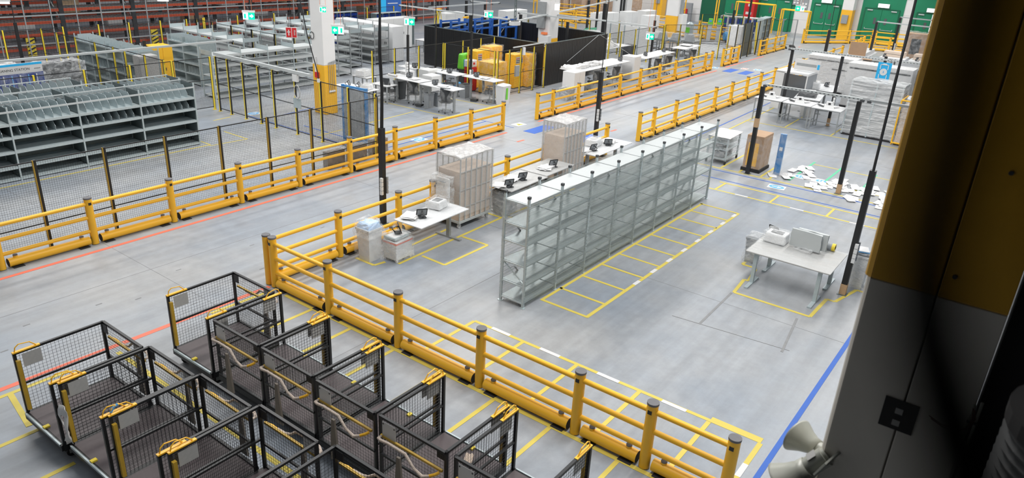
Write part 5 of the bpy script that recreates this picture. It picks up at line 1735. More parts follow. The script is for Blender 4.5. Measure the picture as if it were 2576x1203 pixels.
bev(part('green_housing', MB().taper(0, 0, 0.9, 1.65, 0.75, 0.4, 0.62, 0.35), 'limegreen', t), 0.09, 3)
part('front_window', MB().box(-0.3, -0.12, -0.225, -0.20, 1.05, 1.4).box(0.14, 0.26, -0.225, -0.20, 1.05, 1.35), 'decalblue', t, kind=None)
part('red_label', MB().box(-0.08, 0.1, -0.225, -0.195, 1.48, 1.58), 'red', t)
for k in range(2):
    t = thing('blue_cylinder', ('left', 'right')[k] + ' one of two small blue tanks under the raised desks', 'tank', (26.0 + 0.45 * k, 23.1 - 0.35 * k, 0.34), 0, 'small blue tanks under the raised desks')
    part('tank', MB().tube((-0.16, 0, 0), (0.16, 0, 0), 0.13, 14), 'decalblue', t, True)
    part('cradle', MB().cbox(0, 0, -0.235, 0.3, 0.25, 0.21), 'darkgrey', t)
    part('valve', MB().cbox(0, 0, 0.16, 0.05, 0.05, 0.08), 'red', t)

# inside the black sheet enclosure: blue racks and folded yellow ladders
BR = None
for i, (x, y) in enumerate(((32.6, 28.3), (34.4, 28.05), (36.2, 27.6))):
    t = thing('blue_rack', ['blue steel stacking rack in the dark enclosure, left of three', 'blue steel stacking rack in the dark enclosure, middle of three', 'blue steel stacking rack in the dark enclosure, right of three'][i], 'rack', (x, y, 0), -0.05)
    for s in (-0.75, 0.75):
        for q in (-0.4, 0.4):
            part('post', MB().cbox(s, q, 1.2, 0.1, 0.1, 2.4), 'blue', t)
    for z in (0.5, 1.2, 1.9, 2.3):
        part('beam', MB().cbox(0, -0.4, z, 1.5, 0.05, 0.09), 'blue', t)
        part('beam', MB().cbox(0, 0.4, z, 1.5, 0.05, 0.09), 'blue', t)
    part('brace', MB().bar((-0.7, 0.4, 0.5), (0.7, 0.4, 1.85), 0.03), 'steelgrey', t)
    part('load_bar', MB().bar((-0.9, 0, 2.0), (0.9, 0, 2.12), 0.06), 'galv', t)
for i, (x, y) in enumerate(((33.3, 30.2), (35.6, 30.0))):
    t = thing('stepladder', ['tall yellow folded stepladder behind the dark enclosure, left one', 'shorter yellow folded stepladder behind the dark enclosure, right one'][i], 'ladder', (x, y, 0), 0.2)
    H = (2.75, 2.2)[i]
    for s in (-1, 1):
        part('rail', MB().bar((s * 0.28, -0.3, 0), (s * 0.18, 0, H), 0.07, 0.03), 'post_yellow', t)
        part('rail', MB().bar((s * 0.28, 0.4, 0), (s * 0.18, 0.05, H), 0.06, 0.03), 'post_yellow', t)
    for k in range(7):
        z = 0.3 + k * (H - 0.5) / 6
        f_ = z / H
        part('tread', MB().cbox(0, -0.3 * (1 - f_), z, 0.5 - 0.18 * f_, 0.08, 0.025), 'galv', t)
    part('top_cap', MB().cbox(0, 0.02, H, 0.5, 0.2, 0.08), 'yellow', t)
for i in range(3):
    cabinet(['white cabinet bank behind the dark enclosure at the left', 'white cabinet bank behind the dark enclosure in the middle', 'white cabinet bank behind the dark enclosure at the right'][i], (33.0, 37.6, 42.2)[i], (34.0, 33.0, 31.4)[i], 0.0, (3.2, 1.9, 2.4)[i], 0.7, (1.9, 2.1, 2.2)[i], 'offwhite', (4, 2, 3)[i])
leg_table('white table beside the white cabinets, left of the dark enclosure', 33.6, 31.4, -PI / 2, 1.3, 0.75, 0.83)
t = thing('fire_extinguisher', 'red fire extinguisher standing behind the white cabinets', 'extinguisher', (32.3, 32.4, 0))
part('cylinder', MB().tube((0, 0, 0.02), (0, 0, 0.75), 0.14, 14), 'red', t, True)
part('valve', MB().cbox(0, 0, 0.79, 0.05, 0.05, 0.09), 'black', t)
part('hose', MB().path([(0.02, 0, 0.8), (0.14, 0, 0.7), (0.16, 0, 0.4)], 0.015, 5), 'black', t)

# blue bin racks and a poster far back
for i, (x, y, n) in enumerate(((30.5, 36.9, 6), (34.0, 36.6, 4))):
    t = thing('bin_rack', ['long rack of small blue bins behind the shelf rows', 'tall rack of small blue bins above the fire extinguisher'][i], 'rack', (x, y - 1.2 * i, 0), 0)
    for k in range(n + 1):
        part('upright', MB().cbox(k * 0.55 - 1, 0, 1.0, 0.04, 0.5, 2.0), 'galv_dark', t)
    bm = MB().taper(0, 0, 0, 0.17, 0.22, 0.3, 0.25, 0.36).mesh('blue_bin', 'navy')
    for r_ in range(8):
        for k in range(2 * n):
            put('blue_bin', bm, t, (k * 0.275 - 0.86, -0.05, 0.15 + r_ * 0.23))
    part('top_panel', MB().box(-1.0, n * 0.55 - 1, -0.22, 0.22, 2.0, 2.03), 'galv', t)
t = thing('blue_poster', 'blue and white printed display board far behind the shelf rows', 'poster', (38.5, 39.5, 0), -0.1)
part('panel', MB().box(-0.9, 0.9, -0.02, 0.02, 0.6, 2.3), 'blue', t)
part('pale_print', MB().box(-0.9, -0.45, -0.026, -0.0201, 1.3, 2.3), 'signblue', t)
part('white_print', MB().disc(-0.5, 0, 1.5, 1.501, 0.001, 0.001, 3).box(-0.3, 0.6, -0.026, -0.0201, 2.0, 2.06), 'platewhite', t)
part('leg', MB().cbox(-0.8, 0.03, 0.5, 0.04, 0.04, 1.0).cbox(0.8, 0.03, 0.5, 0.04, 0.04, 1.0), 'darkgrey', t)
for i in range(5):
    t = thing('grey_sheet_bundle', ('first', 'second', 'third', 'fourth', 'last')[i] + ' bundle from the left of upright dull steel sheets by the blue bins', 'sheets', (32.0 + i * 0.85, 35.0 - 0.1 * i, 0), 0.1, 'bundles of dull steel sheets')
    for q in range(3):
        part('sheet', MB().box(-0.36, 0.36, -0.06 + q * 0.05, -0.03 + q * 0.05, 0, 1.75 - 0.08 * q), 'galv_dark', t)

for i in range(16):
    tape((49.6 + i * 0.45, 19.6), (50.9 + i * 0.45, 22.6), 0.14, 'tape_w')

# ------------------------------------------------------------------ packing desks beyond the second barrier run
desk('long white packing desk piled with small cartons, before the glossy black sheets', 33.2, 19.15, 0.02, 5.2, 1.15, 1.10, 'film_thin', legm='steelgrey')
rn = random.Random(4)
for i in range(12):
    fx, fy = 31.1 + (i // 2) * 0.46 + rn.uniform(-.06, .06), 19.4 - (i % 2) * 0.32 + rn.uniform(-.04, .04)
    t = thing('small_carton', (('farther', 'nearer')[i] + ' pale green-topped small carton on the long packing desk' if i < 2 else ('second', 'third', 'fourth', 'fifth', 'last')[i // 2 - 1] + ' small white carton along the ' + ('far' if i % 2 == 0 else 'near') + ' edge of the packing desk pile'), 'box', (fx, fy, 1.118), rn.uniform(-.5, .5), 'small cartons on the long packing desk' if i > 1 else 'green-topped cartons on the long packing desk')
    h_ = rn.uniform(0.09, 0.16)
    part('carton', MB().box(-0.2, 0.2, -0.13, 0.13, 0, h_), 'platewhite' if i > 1 else 'offwhite', t)
    part('lid_print', MB().box(-0.16, 0.16, -0.1, 0.1, h_, h_ + 0.004), mat('sage_print_%d' % i, (0.30, 0.48, 0.42) if i < 2 else (0.62, 0.63, 0.63), 0.6), t)
o = put('draped_sheet', MB().crumple(-0.35, 0.3, -0.5, 0.45, 0.0, 0.16, 0.05, 14, inset=0.06).mesh('draped_sheet', 'platewhite', True), None, (30.78, 19.2, 1.12))
tag(o, 'white sheet draped over the near end of the long packing desk', 'cloth')
scanner('black reader at the far end of the long packing desk', 35.3, 18.95, 1.118, 2.8)
bt = MB()
wt = thing('cable_stay', 'thin grey stay wires sloping from the black sheet top to the packing desk', 'wire', (35.35, 20.2, 0))
part('stay', MB().tube((0.6, 0.6, 2.2), (-3.0, 0.25, 1.15), 0.012, 5), 'steelgrey', wt)
part('stay', MB().tube((0.7, 0.6, 2.2), (1.9, -0.9, 1.15), 0.012, 5), 'steelgrey', wt)
cabinet('white cabinet in film at the near end of the long packing desk', 30.05, 18.55, 0.0, 0.95, 0.65, 1.22, 'white', 2, None, handle=False)
bin_('grey film-wrapped tub behind the first barrier posts, beside the white cabinet', 29.2, 18.35, 0, 0.7, 0.5, 0.5, 'greyplastic', True)
cabinet('white cabinet between the long packing desk and the next desk', 36.5, 18.95, 0.0, 0.75, 0.75, 1.28, 'white', 1, None, handle=False)
desk('second white packing desk, behind the middle of the barrier run', 39.2, 19.0, 0.03, 3.9, 0.95, 1.10, 'film_thin')
desk('third white packing desk at the far end of the barrier run', 44.1, 19.2, 0.05, 2.6, 0.9, 1.10, 'film_thin')
scanner('black reader at the near end of the second packing desk', 38.2, 18.95, 1.118, 2.8)
scanner('black reader at the far end of the second packing desk', 40.6, 19.0, 1.118, 2.8)
papers('bagged papers on the third white packing desk', 44.4, 19.3, 1.118, 0.2, 5, 0.8, 0.6)
for i, (x, y) in enumerate(((31.9, 18.55), (33.9, 18.6), (38.3, 18.45), (39.8, 18.5), (43.6, 18.7))):
    chair(['office chair under the near half of the long packing desk', 'office chair under the far half of the long packing desk', 'office chair under the second packing desk, nearer one', 'office chair under the second packing desk, farther one', 'office chair under the third packing desk'][i], x, y - 0.05, 2.6)
for i, (x, y) in enumerate(((46.9, 22.95), (47.2, 22.12), (47.5, 21.3), (47.9, 20.48))):
    t = thing('wrapped_machine', ['grey conveyor table hooded in film, leftmost of four behind the packing desks', 'grey conveyor table hooded in film, second of four behind the packing desks', 'grey conveyor table hooded in film, third of four behind the packing desks', 'grey conveyor table hooded in film, rightmost of four behind the packing desks'][i], 'conveyor', (x, y, 0), 0.05)
    for s in (-0.65, 0.65):
        for q in (-0.3, 0.3):
            part('leg', MB().cbox(s, q, 0.45, 0.06, 0.06, 0.9), 'steelgrey', t)
    part('bed', MB().cbox(0, 0, 0.95, 1.5, 0.7, 0.12), 'steelgrey', t)
    part('head_unit', MB().taper(-0.5, 0, 1.01, 1.45, 0.6, 0.55, 0.4, 0.35), 'greyplastic', t)
    part('lower_shelf', MB().cbox(0, 0, 0.3, 1.3, 0.6, 0.03), 'darkgrey', t)
    wrapped(t, -0.78, 0.78, -0.37, 0.37, 0.6, 1.4, 'film_thin', 5 + i, 0.06, 'film', 0.05)
# pale partitions behind the desks
for i in range(4):
    t = thing('pale_partition', ('first', 'second', 'third', 'last')[i] + ' pale grey partition panel from the black enclosure, behind the packing desks', 'partition', (45.05, 25.75 - i * 1.08, 0), -PI / 2, 'pale partition panels behind the packing desks')
    part('panel', MB().box(-0.50, 0.50, -0.03, 0.03, 0.08, 1.78), 'offwhite', t)
    part('edge_post', MB().box(-0.53, -0.50, -0.04, 0.04, 0, 1.8), 'galv', t)
    part('edge_post', MB().box(0.50, 0.53, -0.04, 0.04, 0, 1.8), 'galv', t)
desk('white bench under film behind the yellow-posted fence', 39.6, 21.9, 0.0, 2.9, 0.9, 1.15, 'film', hang=0.5)
bin_('black wheeled bin behind the yellow-posted fence', 41.9, 22.0, 0, 0.7, 0.6, 1.0, 'darkgrey', False, True)
t = thing('film_heap', 'white crumpled film heap on the bench behind the yellow-posted fence', 'film', (38.9, 22.0, 1.16))
part('heap', MB().crumple(-0.5, 0.6, -0.3, 0.3, 0, 0.45, 0.09, 9, inset=0.2), 'platewhite', t)
part('tail', MB().crumple(0.4, 1.1, -0.25, 0.25, 0, 0.14, 0.04, 10, inset=0.05), 'platewhite', t)
for i, (x, y, H) in enumerate(((50.6, 26.9, 2.15), (51.6, 25.6, 1.95), (48.8, 27.5, 2.1))):
    cabinet(['pale grey tall cabinet left of the third column', 'pale grey tall cabinet touching the third column', 'pale grey cabinet farther left of the third column'][i], x, y, -0.2, 1.3, 0.7, H, 'offwhite', 2)
pole('black service pole rising through the second packing desk', 40.14, 19.6, 2.85, 0.11, sockets=False, cm='galv_dark')
pole('black service pole beside the blue compressor tank', 55.65, 20.8, 2.6, 0.14, sockets=False, cable=True)
pole('tall black pole before the red cabinet near the green doors', 58.1, 20.5, 3.5, 0.13, sockets=False, cable=False)
pole('black service pole rising behind the glossy black sheets', 40.9, 23.4, 3.4, 0.2, sockets=False, cm='greyplastic')
pole('shorter black pole against the back of the dark enclosure', 34.1, 20.8 + 0.9, 2.9, 0.12, sockets=False, cable=False)
for i, (x, y) in enumerate(((33.8, 24.6), (30.85, 25.7), (36.9, 29.6), (37.1, 31.3), (46.9, 32.3), (44.5, 29.6), (46.4, 27.9), (49.4, 28.9), (51.0, 27.6), (53.5, 29.2))):
    pole(['black busbar pole inside the dark enclosure beside the hanging hose reel', 'black busbar pole at the left edge of the dark enclosure', 'black busbar pole at the rear corner of the dark enclosure, right one', 'black busbar pole at the rear corner of the dark enclosure, left one',
          'black busbar pole left of the second column near the top edge', 'black busbar pole just right of the second column', 'second black busbar pole right of the second column', 'black busbar pole before the grey round pipe', 'black busbar pole right of the grey round pipe', 'farthest black busbar pole at the top centre'][i], x, y, 3.0 if i != 8 else 3.4, 0.13, sockets=False, cable=False)
for i, (p, q, z) in enumerate((((30.9, 31.0), (31.05, 23.3), 3.02), ((31.6, 29.4), (38.3, 29.6), 3.0), ((34.6, 25.3), (34.8, 21.4), 3.0), ((35.6, 23.6), (35.6, 17.3), 3.02), ((30.9, 22.6), (48.5, 26.9), 3.05), ((37.2, 31.0), (37.3, 29.4), 3.0))):
    busbar(['pale overhead rail above the dark enclosure at the left', 'pale overhead rail running along the back of the dark enclosure', 'pale overhead rail ending in front of the second column', 'pale overhead rail passing above the glossy black sheets', 'pale overhead rail crossing behind the hanging hose reel', 'short pale overhead rail at the rear corner'][i], p, q, z, wd=0.1)
# hanging reel
t = thing('hanging_reel', 'white oval hose reel hanging on a dark truss above the dark enclosure', 'reel', (23.98, 17.72, 3.86))
part('body', MB().disc(0, 0, -0.07, 0.07, 0.27, 0.2, 20), 'offwhite', t)
part('rim', MB().path([(0.2 * math.cos(a * 0.5), 0.13 * math.sin(a * 0.5), 0.08) for a in range(14)], 0.015, 5), 'darkgrey', t)
part('truss', MB().tube((-0.05, 0, 0.07), (-0.05, 0, 6), 0.018, 5).tube((0.05, 0, 0.07), (0.05, 0, 6), 0.018, 5), 'galv_dark', t)
for k in range(14):
    part('truss_rung', MB().bar((-0.05, 0, 0.2 + 0.2 * k), (0.05, 0, 0.3 + 0.2 * k), 0.02), 'galv_dark', t)
part('pink_label', MB().cbox(0.05, -0.1, 0.2, 0.12, 0.02, 0.16), 'platewhite', t)

# bottled goods, compressor and tank by the left aisle end
t = thing('compressor', 'blue compressor tank with a film-wrapped motor behind the short barrier', 'compressor', (57.4, 21.2, 0.0), -0.9)
part('tank', MB().tube((-0.75, 0, 0.5), (0.75, 0, 0.5), 0.32, 18), 'decalblue', t, True)
part('feet', MB().cbox(-0.5, 0, 0.1, 0.1, 0.4, 0.2).cbox(0.5, 0, 0.1, 0.1, 0.4, 0.2), 'black', t)
wrapped(t, -0.55, 0.45, -0.35, 0.35, 0.8, 1.35, 'film_heavy', 3, 0.06, 'wrapped_motor', 0.08)
t = thing('steel_tank', 'silver tank with a green mark standing before the yellow rails', 'tank', (56.9, 24.7, 0))
part('tank', MB().tube((0, 0, 0.05), (0, 0, 1.1), 0.33, 20), 'galv', t, True)
part('tank_top', MB().tube((0, 0, 1.1), (0, 0, 1.25), 0.3, 20, True, 0.12), 'galv', t, True)
part('green_mark', MB().box(-0.335, -0.325, -0.16, 0.16, 0.45, 0.85), 'limegreen', t)
for i in range(5):
    t = thing('bottle_crate', ('first', 'second', 'third', 'fourth', 'last')[i] + ' stack from the left of dark blue bottle crates before the green doors', 'crates', (60.6 + 0.15 * i, 23.3 - i * 0.62, 0), 0, 'crate stacks of dark blue bottles')
    part('frame', MB().box(-0.3, 0.3, -0.3, -0.27, 0, 1.65).box(-0.3, 0.3, 0.27, 0.3, 0, 1.65), 'platewhite', t)
    for k in range(3):
        for q in (-0.14, 0.14):
            part('bottle', MB().tube((-0.2, q, 0.1 + 0.52 * k), (-0.2, q, 0.5 + 0.52 * k), 0.11, 10), 'navy', t)
    part('film_cap', MB().box(-0.31, 0.31, -0.31, 0.31, 1.65, 1.72), 'platewhite', t)
for i in range(2):
    t = thing('green_bottle_pack', ('left', 'right')[i] + ' bright green pump pack above the yellow rail corner', 'bottle', (56.6 + i * 0.6, 22.9 - i * 0.5, 1.3), 0.3, 'bright green packs above the yellow rails')
    part('pack', MB().taper(0, 0, 0, 0.42, 0.42, 0.4, 0.3, 0.3), 'limegreen', t)
    part('label', MB().cbox(-0.2, 0, 0.25, 0.02, 0.2, 0.14), 'decalblue', t)
    part('perch', MB().cbox(0, 0, -0.65, 0.3, 0.3, 1.3), 'offwhite', t)
t = thing('extinguisher_post', 'red fire extinguisher in a grey frame against the end wall', 'extinguisher', (69.3, 30.6, 0))
part('frame', MB().box(-0.15, 0.15, -0.5, 0.5, 0, 1.7), 'greyplastic', t)
part('cylinder', MB().tube((-0.3, 0, 0.4), (-0.3, 0, 1.15), 0.16, 12), 'red', t, True)
t = thing('red_cabinet', 'tall red fire hose cabinet with white marks on the end wall', 'cabinet', (69.3, 24.45, 0))
part('body', MB().box(-0.3, 0.6, -0.45, 0.45, 0.0, 3.6), 'red', t)
for zz, ww in ((2.75, 0.16), (2.05, 0.12), (1.35, 0.26)):
    part('white_mark', MB().box(-0.32, -0.3, -ww, ww, zz - 0.1, zz + 0.12), 'platewhite', t)
def hoop(label, y0, y1, x=67.0, H=2.7):
    t = thing('goal_frame', label, 'frame', (x, (y0 + y1) / 2, 0))
    W = (y0 - y1) / 2
    for dx in (0, 0.55):
        for s in (-1, 1):
            part('upright', MB().tube((dx, s * W, 0), (dx, s * W, H), 0.055, 8), 'yellow', t)
        part('crossbar', MB().tube((dx, -W, H), (dx, W, H), 0.055, 8), 'yellow', t)
    for s in (-1, 1):
        part('tie', MB().tube((0, s * W, H), (0.55, s * W, H), 0.045, 6).tube((0, s * W, H * 0.5), (0.55, s * W, H * 0.5), 0.045, 6), 'yellow', t)
    return t
hoop('orange-yellow tube goal frame left of the red cabinet, before dark green', 29.6, 26.4, 66.0, 2.6)
hoop('orange-yellow tube goal frame right of the red cabinet', 25.0, 21.6, 67.0, 2.4)
hoop('orange-yellow tube goal frame standing before the white pier', 20.6, 18.3, 66.2, 2.2)
hoop('orange-yellow tube goal frame near the top centre, right of the grey pipe', 36.4, 34.2, 62.0, 2.6)
hoop('orange-yellow tube goal frame near the top centre by the second column', 42.2, 40.2, 60.0, 2.3)

# leaning sheets beside the aisle
t = thing('leaning_sheet', 'large dull grey sheet leaning behind the aisle fence', 'sheet', (51.9, 18.1, 0))
part('sheet', MB().bar((0, -0.05, 0), (0, 0.12, 2.15), 1.9, 0.03), 'galv_dark', t)
part('yellow_plank', MB().bar((1.3, -0.2, 0), (1.7, 0.15, 2.1), 0.12, 0.03), 'post_yellow', t)
t = thing('white_pallet_load', 'white film-wrapped load behind the aisle fence, left of the leaning sheet', 'load', (55.4, 20.2, 0))
part('load', MB().box(-0.6, 0.6, -0.5, 0.5, 0.14, 1.55), 'platewhite', t)
part('pallet', MB().box(-0.62, 0.62, -0.52, 0.52, 0, 0.14), 'wood', t)
wrapped(t, -0.63, 0.63, -0.53, 0.53, 0.15, 1.6, 'film_thin', 3, 0.02)
t = thing('ladder_shelf', 'tall pale steel shelf frame behind the three-bay barrier', 'shelving', (57.0, 18.9, 0), 0.1)
for s in (-1.1, 0, 1.1):
    part('post', MB().cbox(s, 0, 1.1, 0.06, 0.5, 2.2), 'galv', t)
for z in (0.2, 0.7, 1.2, 1.7, 2.15):
    part('shelf', MB().cbox(0, 0, z, 2.2, 0.5, 0.06), 'galv', t)
for i in range(2):
    t = thing('fence_foot', ('left', 'right')[i] + ' black weighted foot block under the pale mesh gate', 'block', (58.7 + 0.8 * i, 17.6 - 0.4 * i, 0), 0.4, 'black foot blocks under the pale gate')
    part('block', MB().taper(0, 0, 0, 0.12, 1.3, 0.4, 1.2, 0.3), 'softblack', t)

# ------------------------------------------------------------------ right back area
T3 = [('small white steel-legged table, left of three in a row at the right back', 33.0, 9.98), ('small white steel-legged table, middle of three in a row at the right back', 32.95, 8.72), ('small white steel-legged table, right of three in a row at the right back', 32.9, 7.48)]
for lb, x, y in T3:
    leg_table(lb, x, y, -PI / 2, 1.2, 1.15, 0.97, r=0.02)
    t = thing('label_reader', 'white and black label reader on the ' + ('left' if y > 9.5 else 'middle' if y > 8 else 'right') + ' one of three small tables', 'device', (x, y + 0.05, 0.972), 0.3)
    part('base', MB().taper(0, 0, 0, 0.1, 0.5, 0.42, 0.4, 0.34), 'offwhite', t)
    part('head', MB().taper(-0.05, 0, 0.1, 0.24, 0.22, 0.26, 0.18, 0.22), 'white', t)
    part('lens', MB().cbox(-0.16, 0, 0.17, 0.02, 0.1, 0.07), 'black', t)
    part('side_wing', MB().bar((-0.1, -0.2, 0.03), (0.1, -0.42, 0.06), 0.1, 0.03), 'platewhite', t)
    part('side_wing', MB().bar((-0.1, 0.2, 0.03), (0.1, 0.42, 0.06), 0.1, 0.03), 'darkgrey', t)
    papers('papers beside the reader on the ' + ('left' if y > 9.5 else 'middle' if y > 8 else 'right') + ' one of three small tables', x + 0.1, y + 0.42, 0.975, 0.2, 1, 0.3, 0.22)
pole('black busbar pole rising behind the right one of three small tables, tan foot', 33.75, 7.6, 3.0, 0.11, sockets=True, cable=False, tan=(0, 0.35))
pole('black busbar pole rising behind the left one of three small tables', 33.9, 9.75, 3.0, 0.11, sockets=False, cable=False)
busbar('long pale overhead rail above the second row of poles at the right', (33.8, 9.85), (34.2, 4.2), 3.05, holes=True)
pole('black pole with a thin cable beside the white board kiosk', 44.5, 11.0, 3.0, 0.15, sockets=False)
pole('black busbar pole behind the charging sign rack, tall', 52.8, 10.3, 3.0, 0.14, sockets=False, cable=False)
pole('farthest black busbar pole at the right, white sockets low on it', 58.6, 10.0, 3.0, 0.15, cable=False)
busbar('far pale overhead rail before the white pier at the right', (52.8, 10.3), (52.7, 6.8), 3.05)
busbar('farthest pale overhead rail before the half-glazed door', (58.5, 10.0), (58.3, 7.5), 3.05)
t = thing('screen_kiosk', 'white kiosk with large dark glass sides and a header board behind the tables', 'kiosk', (36.3, 10.05, 0), -0.02)
part('body', MB().box(-0.7, 0.7, 0.35, 0.75, 0, 1.75), 'offwhite', t)
part('roof', MB().box(-0.7, 0.7, -0.75, 0.75, 1.70, 1.78), 'white', t)
part('front_glass', MB().box(-0.72, -0.70, -0.72, 0.34, 0.55, 1.68), 'screen', t)
part('front_frame', MB().box(-0.73, -0.69, -0.75, 0.36, 0.45, 0.55).box(-0.73, -0.69, -0.75, -0.70, 0.0, 1.7), 'offwhite', t)
part('side_glass', MB().box(-0.68, 0.68, -0.76, -0.74, 0.5, 1.68), 'greyplastic', t)
part('header_board', MB().box(0.2, 0.24, -0.95, 0.25, 1.80, 2.3), 'platewhite', t)
part('header_band', MB().box(0.192, 0.1999, -0.78, 0.15, 2.0, 2.12), 'steelgrey', t)
part('header_mark', MB().box(0.19, 0.1998, -0.92, -0.82, 1.92, 2.14), 'signblue', t)
desk('low white desk with a wrapped keyboard tray in front of the dark glass kiosk', 35.0, 8.9, 0.15, 2.3, 1.1, 0.98, 'film_thin')
desk('white desk with a printer behind the middle small table', 37.6, 9.0, 0.1, 2.0, 1.1, 0.98, 'film_thin')
wrapped_printer('film-bagged white printer before the dark glass kiosk', 36.9, 9.35, 0.99, 0.2, 1.6, False)
t = thing('wrapped_tray', 'black tray covered by a white sheet, on the desk behind the small tables', 'tray', (34.9, 9.0, 0.985), 0.2)
part('tray', MB().crumple(-0.65, 0.65, -0.4, 0.4, 0.0, 0.12, 0.03, 3, inset=0.08), 'darkgrey', t)
part('sheet', MB().sheet(-0.1, 0.6, -0.3, 0.3, 0.13, 6, 5, 0.03), 'platewhite', t)
bin_('white barrel bin under the desk behind the middle small table', 35.2, 8.9, 0, 0.7, 0.6, 0.8, 'offwhite')
scanner('black reader on the desk with the film-bagged printer', 37.9, 8.95, 0.99, 2.6)

def pallet_box(label, x, y, rz, lx, ly, H, body='platewhite', seed=1, film='film_heavy', bands=True, cat='load', lines=5, name='wrapped_pallet'):
    t = thing(name, label, cat, (x, y, 0), rz)
    part('pallet', MB().box(-lx / 2, lx / 2, -ly / 2, ly / 2, 0, 0.1), 'softblack', t)
    n = lines
    for k in range(n):
        z0 = 0.1 + (H - 0.1) * k / n
        part('carton', MB().box(-lx / 2 + 0.02, lx / 2 - 0.02, -ly / 2 + 0.02, ly / 2 - 0.02, z0 + 0.004, z0 + (H - 0.1) / n - 0.004), body, t)
    if bands:
        part('printed_band', MB().box(-lx / 2 - 0.001, -lx / 2 + 0.019, -ly / 2 + 0.1, ly / 2 - 0.1, H * 0.88, H * 0.91).box(-lx / 2 - 0.001, -lx / 2 + 0.019, -ly / 2 + 0.1, -0.1, H * 0.66, H * 0.69), 'darkgrey', t, kind=None)
    wrapped(t, -lx / 2 - 0.03, lx / 2 + 0.03, -ly / 2 - 0.03, ly / 2 + 0.03, 0.08, H + 0.03, film, seed, 0.02)
    return t

# the big stretch-wrapped mesh rack
t = pallet_box('largest stack wrapped in bright white stretch film, right of the small tables', 33.3, 5.80, 0.0, 1.2, 1.95, 2.25, 'steelgrey', 3, 'film_heavy', False, lines=6)
for s in (-1, 1):
    for q in (-1, 0, 1):
        part('rack_post', MB().cbox(s * 0.6, q * 0.96, 1.15, 0.05, 0.05, 2.2), 'galv', t)
t = pallet_box('brown carton stack wrapped in film inside a yellow cage frame at the right', 33.1, 4.0, 0.0, 1.2, 1.4, 1.55, 'cardpale', 5, 'film', False, lines=3)
for s in (-1, 1):
    part('cage_frame', MB().path([(-0.68, s * 0.76, 0.02), (-0.68, s * 0.76, 1.8), (0.6, s * 0.76, 1.8)], 0.03, 6), 'yellow', t)
part('cage_rail', MB().tube((-0.68, -0.76, 1.8), (-0.68, 0.76, 1.8), 0.03, 6).tube((-0.72, -0.76, 0.1), (-0.72, 0.76, 0.1), 0.035, 6), 'yellow', t)
part('cage_mesh', MB().grid((-0.69, -0.74, 0.9), (0, 1.48, 0), (0, 0, 0.88), 0.1, 0.06, 0.003), 'galv_white', t, kind='stuff')
pallet_box('wide white printed box bundle with dark bands, left of the black rack', 42.7, 10.0, 0.0, 1.2, 2.5, 1.85, 'platewhite', 8, 'film', lines=2)
pallet_box('wide white printed box bundle with dark bands, behind the blue charging sign', 39.3, 6.95, 0.0, 1.2, 2.9, 2.15, 'platewhite', 9, 'film_thin', lines=2)
pallet_box('white printed box bundle with an orange stripe at the right edge', 39.4, 4.4, 0.0, 1.2, 1.7, 2.15, 'platewhite', 10, 'film_thin', lines=2)
part('orange_stripe', MB().box(-0.64, -0.625, -0.5, 0.3, 1.75, 1.82), 'tape_r', bpy.data.objects['wrapped_pallet.%03d' % (len([o for o in bpy.data.objects if o.name.startswith('wrapped_pallet')]) - 1)])
def charge_sign(label, x, y, z0, w_, h_):
    t = thing('charging_sign', label, 'sign', (x, y, z0))
    part('board', MB().box(-0.01, 0.01, -w_ / 2, w_ / 2, 0, h_), 'signblue', t)
    b = MB()
    a = w_ * 0.28
    for p, q in (((-a, 0.12), (a, 0.12)), ((-a, 0.88), (a, 0.88)), ((-a, 0.12), (-a, 0.36)), ((a, 0.12), (a, 0.36)), ((-a, 0.62), (-a, 0.88)), ((a, 0.62), (a, 0.88))):
        b.bar((-0.014, p[0], p[1] * h_), (-0.014, q[0], q[1] * h_), 0.03, 0.03)
    part('battery_outline', b, 'white', t)
    part('battery_top', MB().cbox(-0.014, 0, h_ * 0.92, 0.02, a, 0.035), 'white', t)
    disc = MB().tube((-0.012, 0, h_ * 0.49), (-0.022, 0, h_ * 0.49), w_ * 0.27, 20)
    part('disc', disc, 'white', t)
    part('bolt', MB().cbox(-0.024, 0, h_ * 0.49, 0.004, 0.03, 0.09), 'decalblue', t)
    part('hanger', MB().cbox(0.02, 0, h_ + 0.05, 0.02, 0.05, 0.2), 'black', t)
    return t
charge_sign('blue battery charging sign with a white disc, mounted before the white boxes', 36.0, 6.30, 1.90, 0.56, 0.80)
pole('black pole behind the second blue charging sign', 36.1, 4.0, 2.6, 0.1, sockets=False, cable=False)
charge_sign('second blue battery charging sign, cut by the dark column', 36.0, 4.0, 1.75, 0.5, 0.75)
pole('black pole carrying the blue charging sign', 36.1, 6.35, 2.95, 0.11, sockets=False, cable=False)
for i, (x, y, lb) in enumerate(((42.6, 8.1, 'black steel rack frame between the two white box bundles'), (42.4, 5.2, 'black steel rack frame right of the blue charging sign'))):
    t = thing('black_rack', lb, 'rack', (x, y, 0))
    for s in (-0.6, 0.6):
        for q in (-0.55, 0, 0.55):
            part('post', MB().cbox(s, q, 0.9, 0.05, 0.05, 1.8), 'black', t)
        for z in (0.5, 1.0, 1.4, 1.78):
            part('rail', MB().cbox(s, 0, z, 0.05, 1.15, 0.05), 'black', t)
    part('base', MB().box(-0.62, 0.62, -0.58, 0.58, 0.15, 0.32), 'softblack', t)
t = thing('frame_stack', 'flat grey frames wrapped in film leaning right of the large wrapped stack', 'frames', (35.2, 4.3, 0))
for k in range(3):
    part('frame', MB().bar((-0.2 + 0.12 * k, 0.6, 1.0), (0.1 + 0.12 * k, -0.1, 2.0), 0.04, 0.5), 'greyplastic', t)
part('support_box', MB().box(-0.5, 0.5, -0.3, 0.7, 0, 1.5), 'platewhite', t)
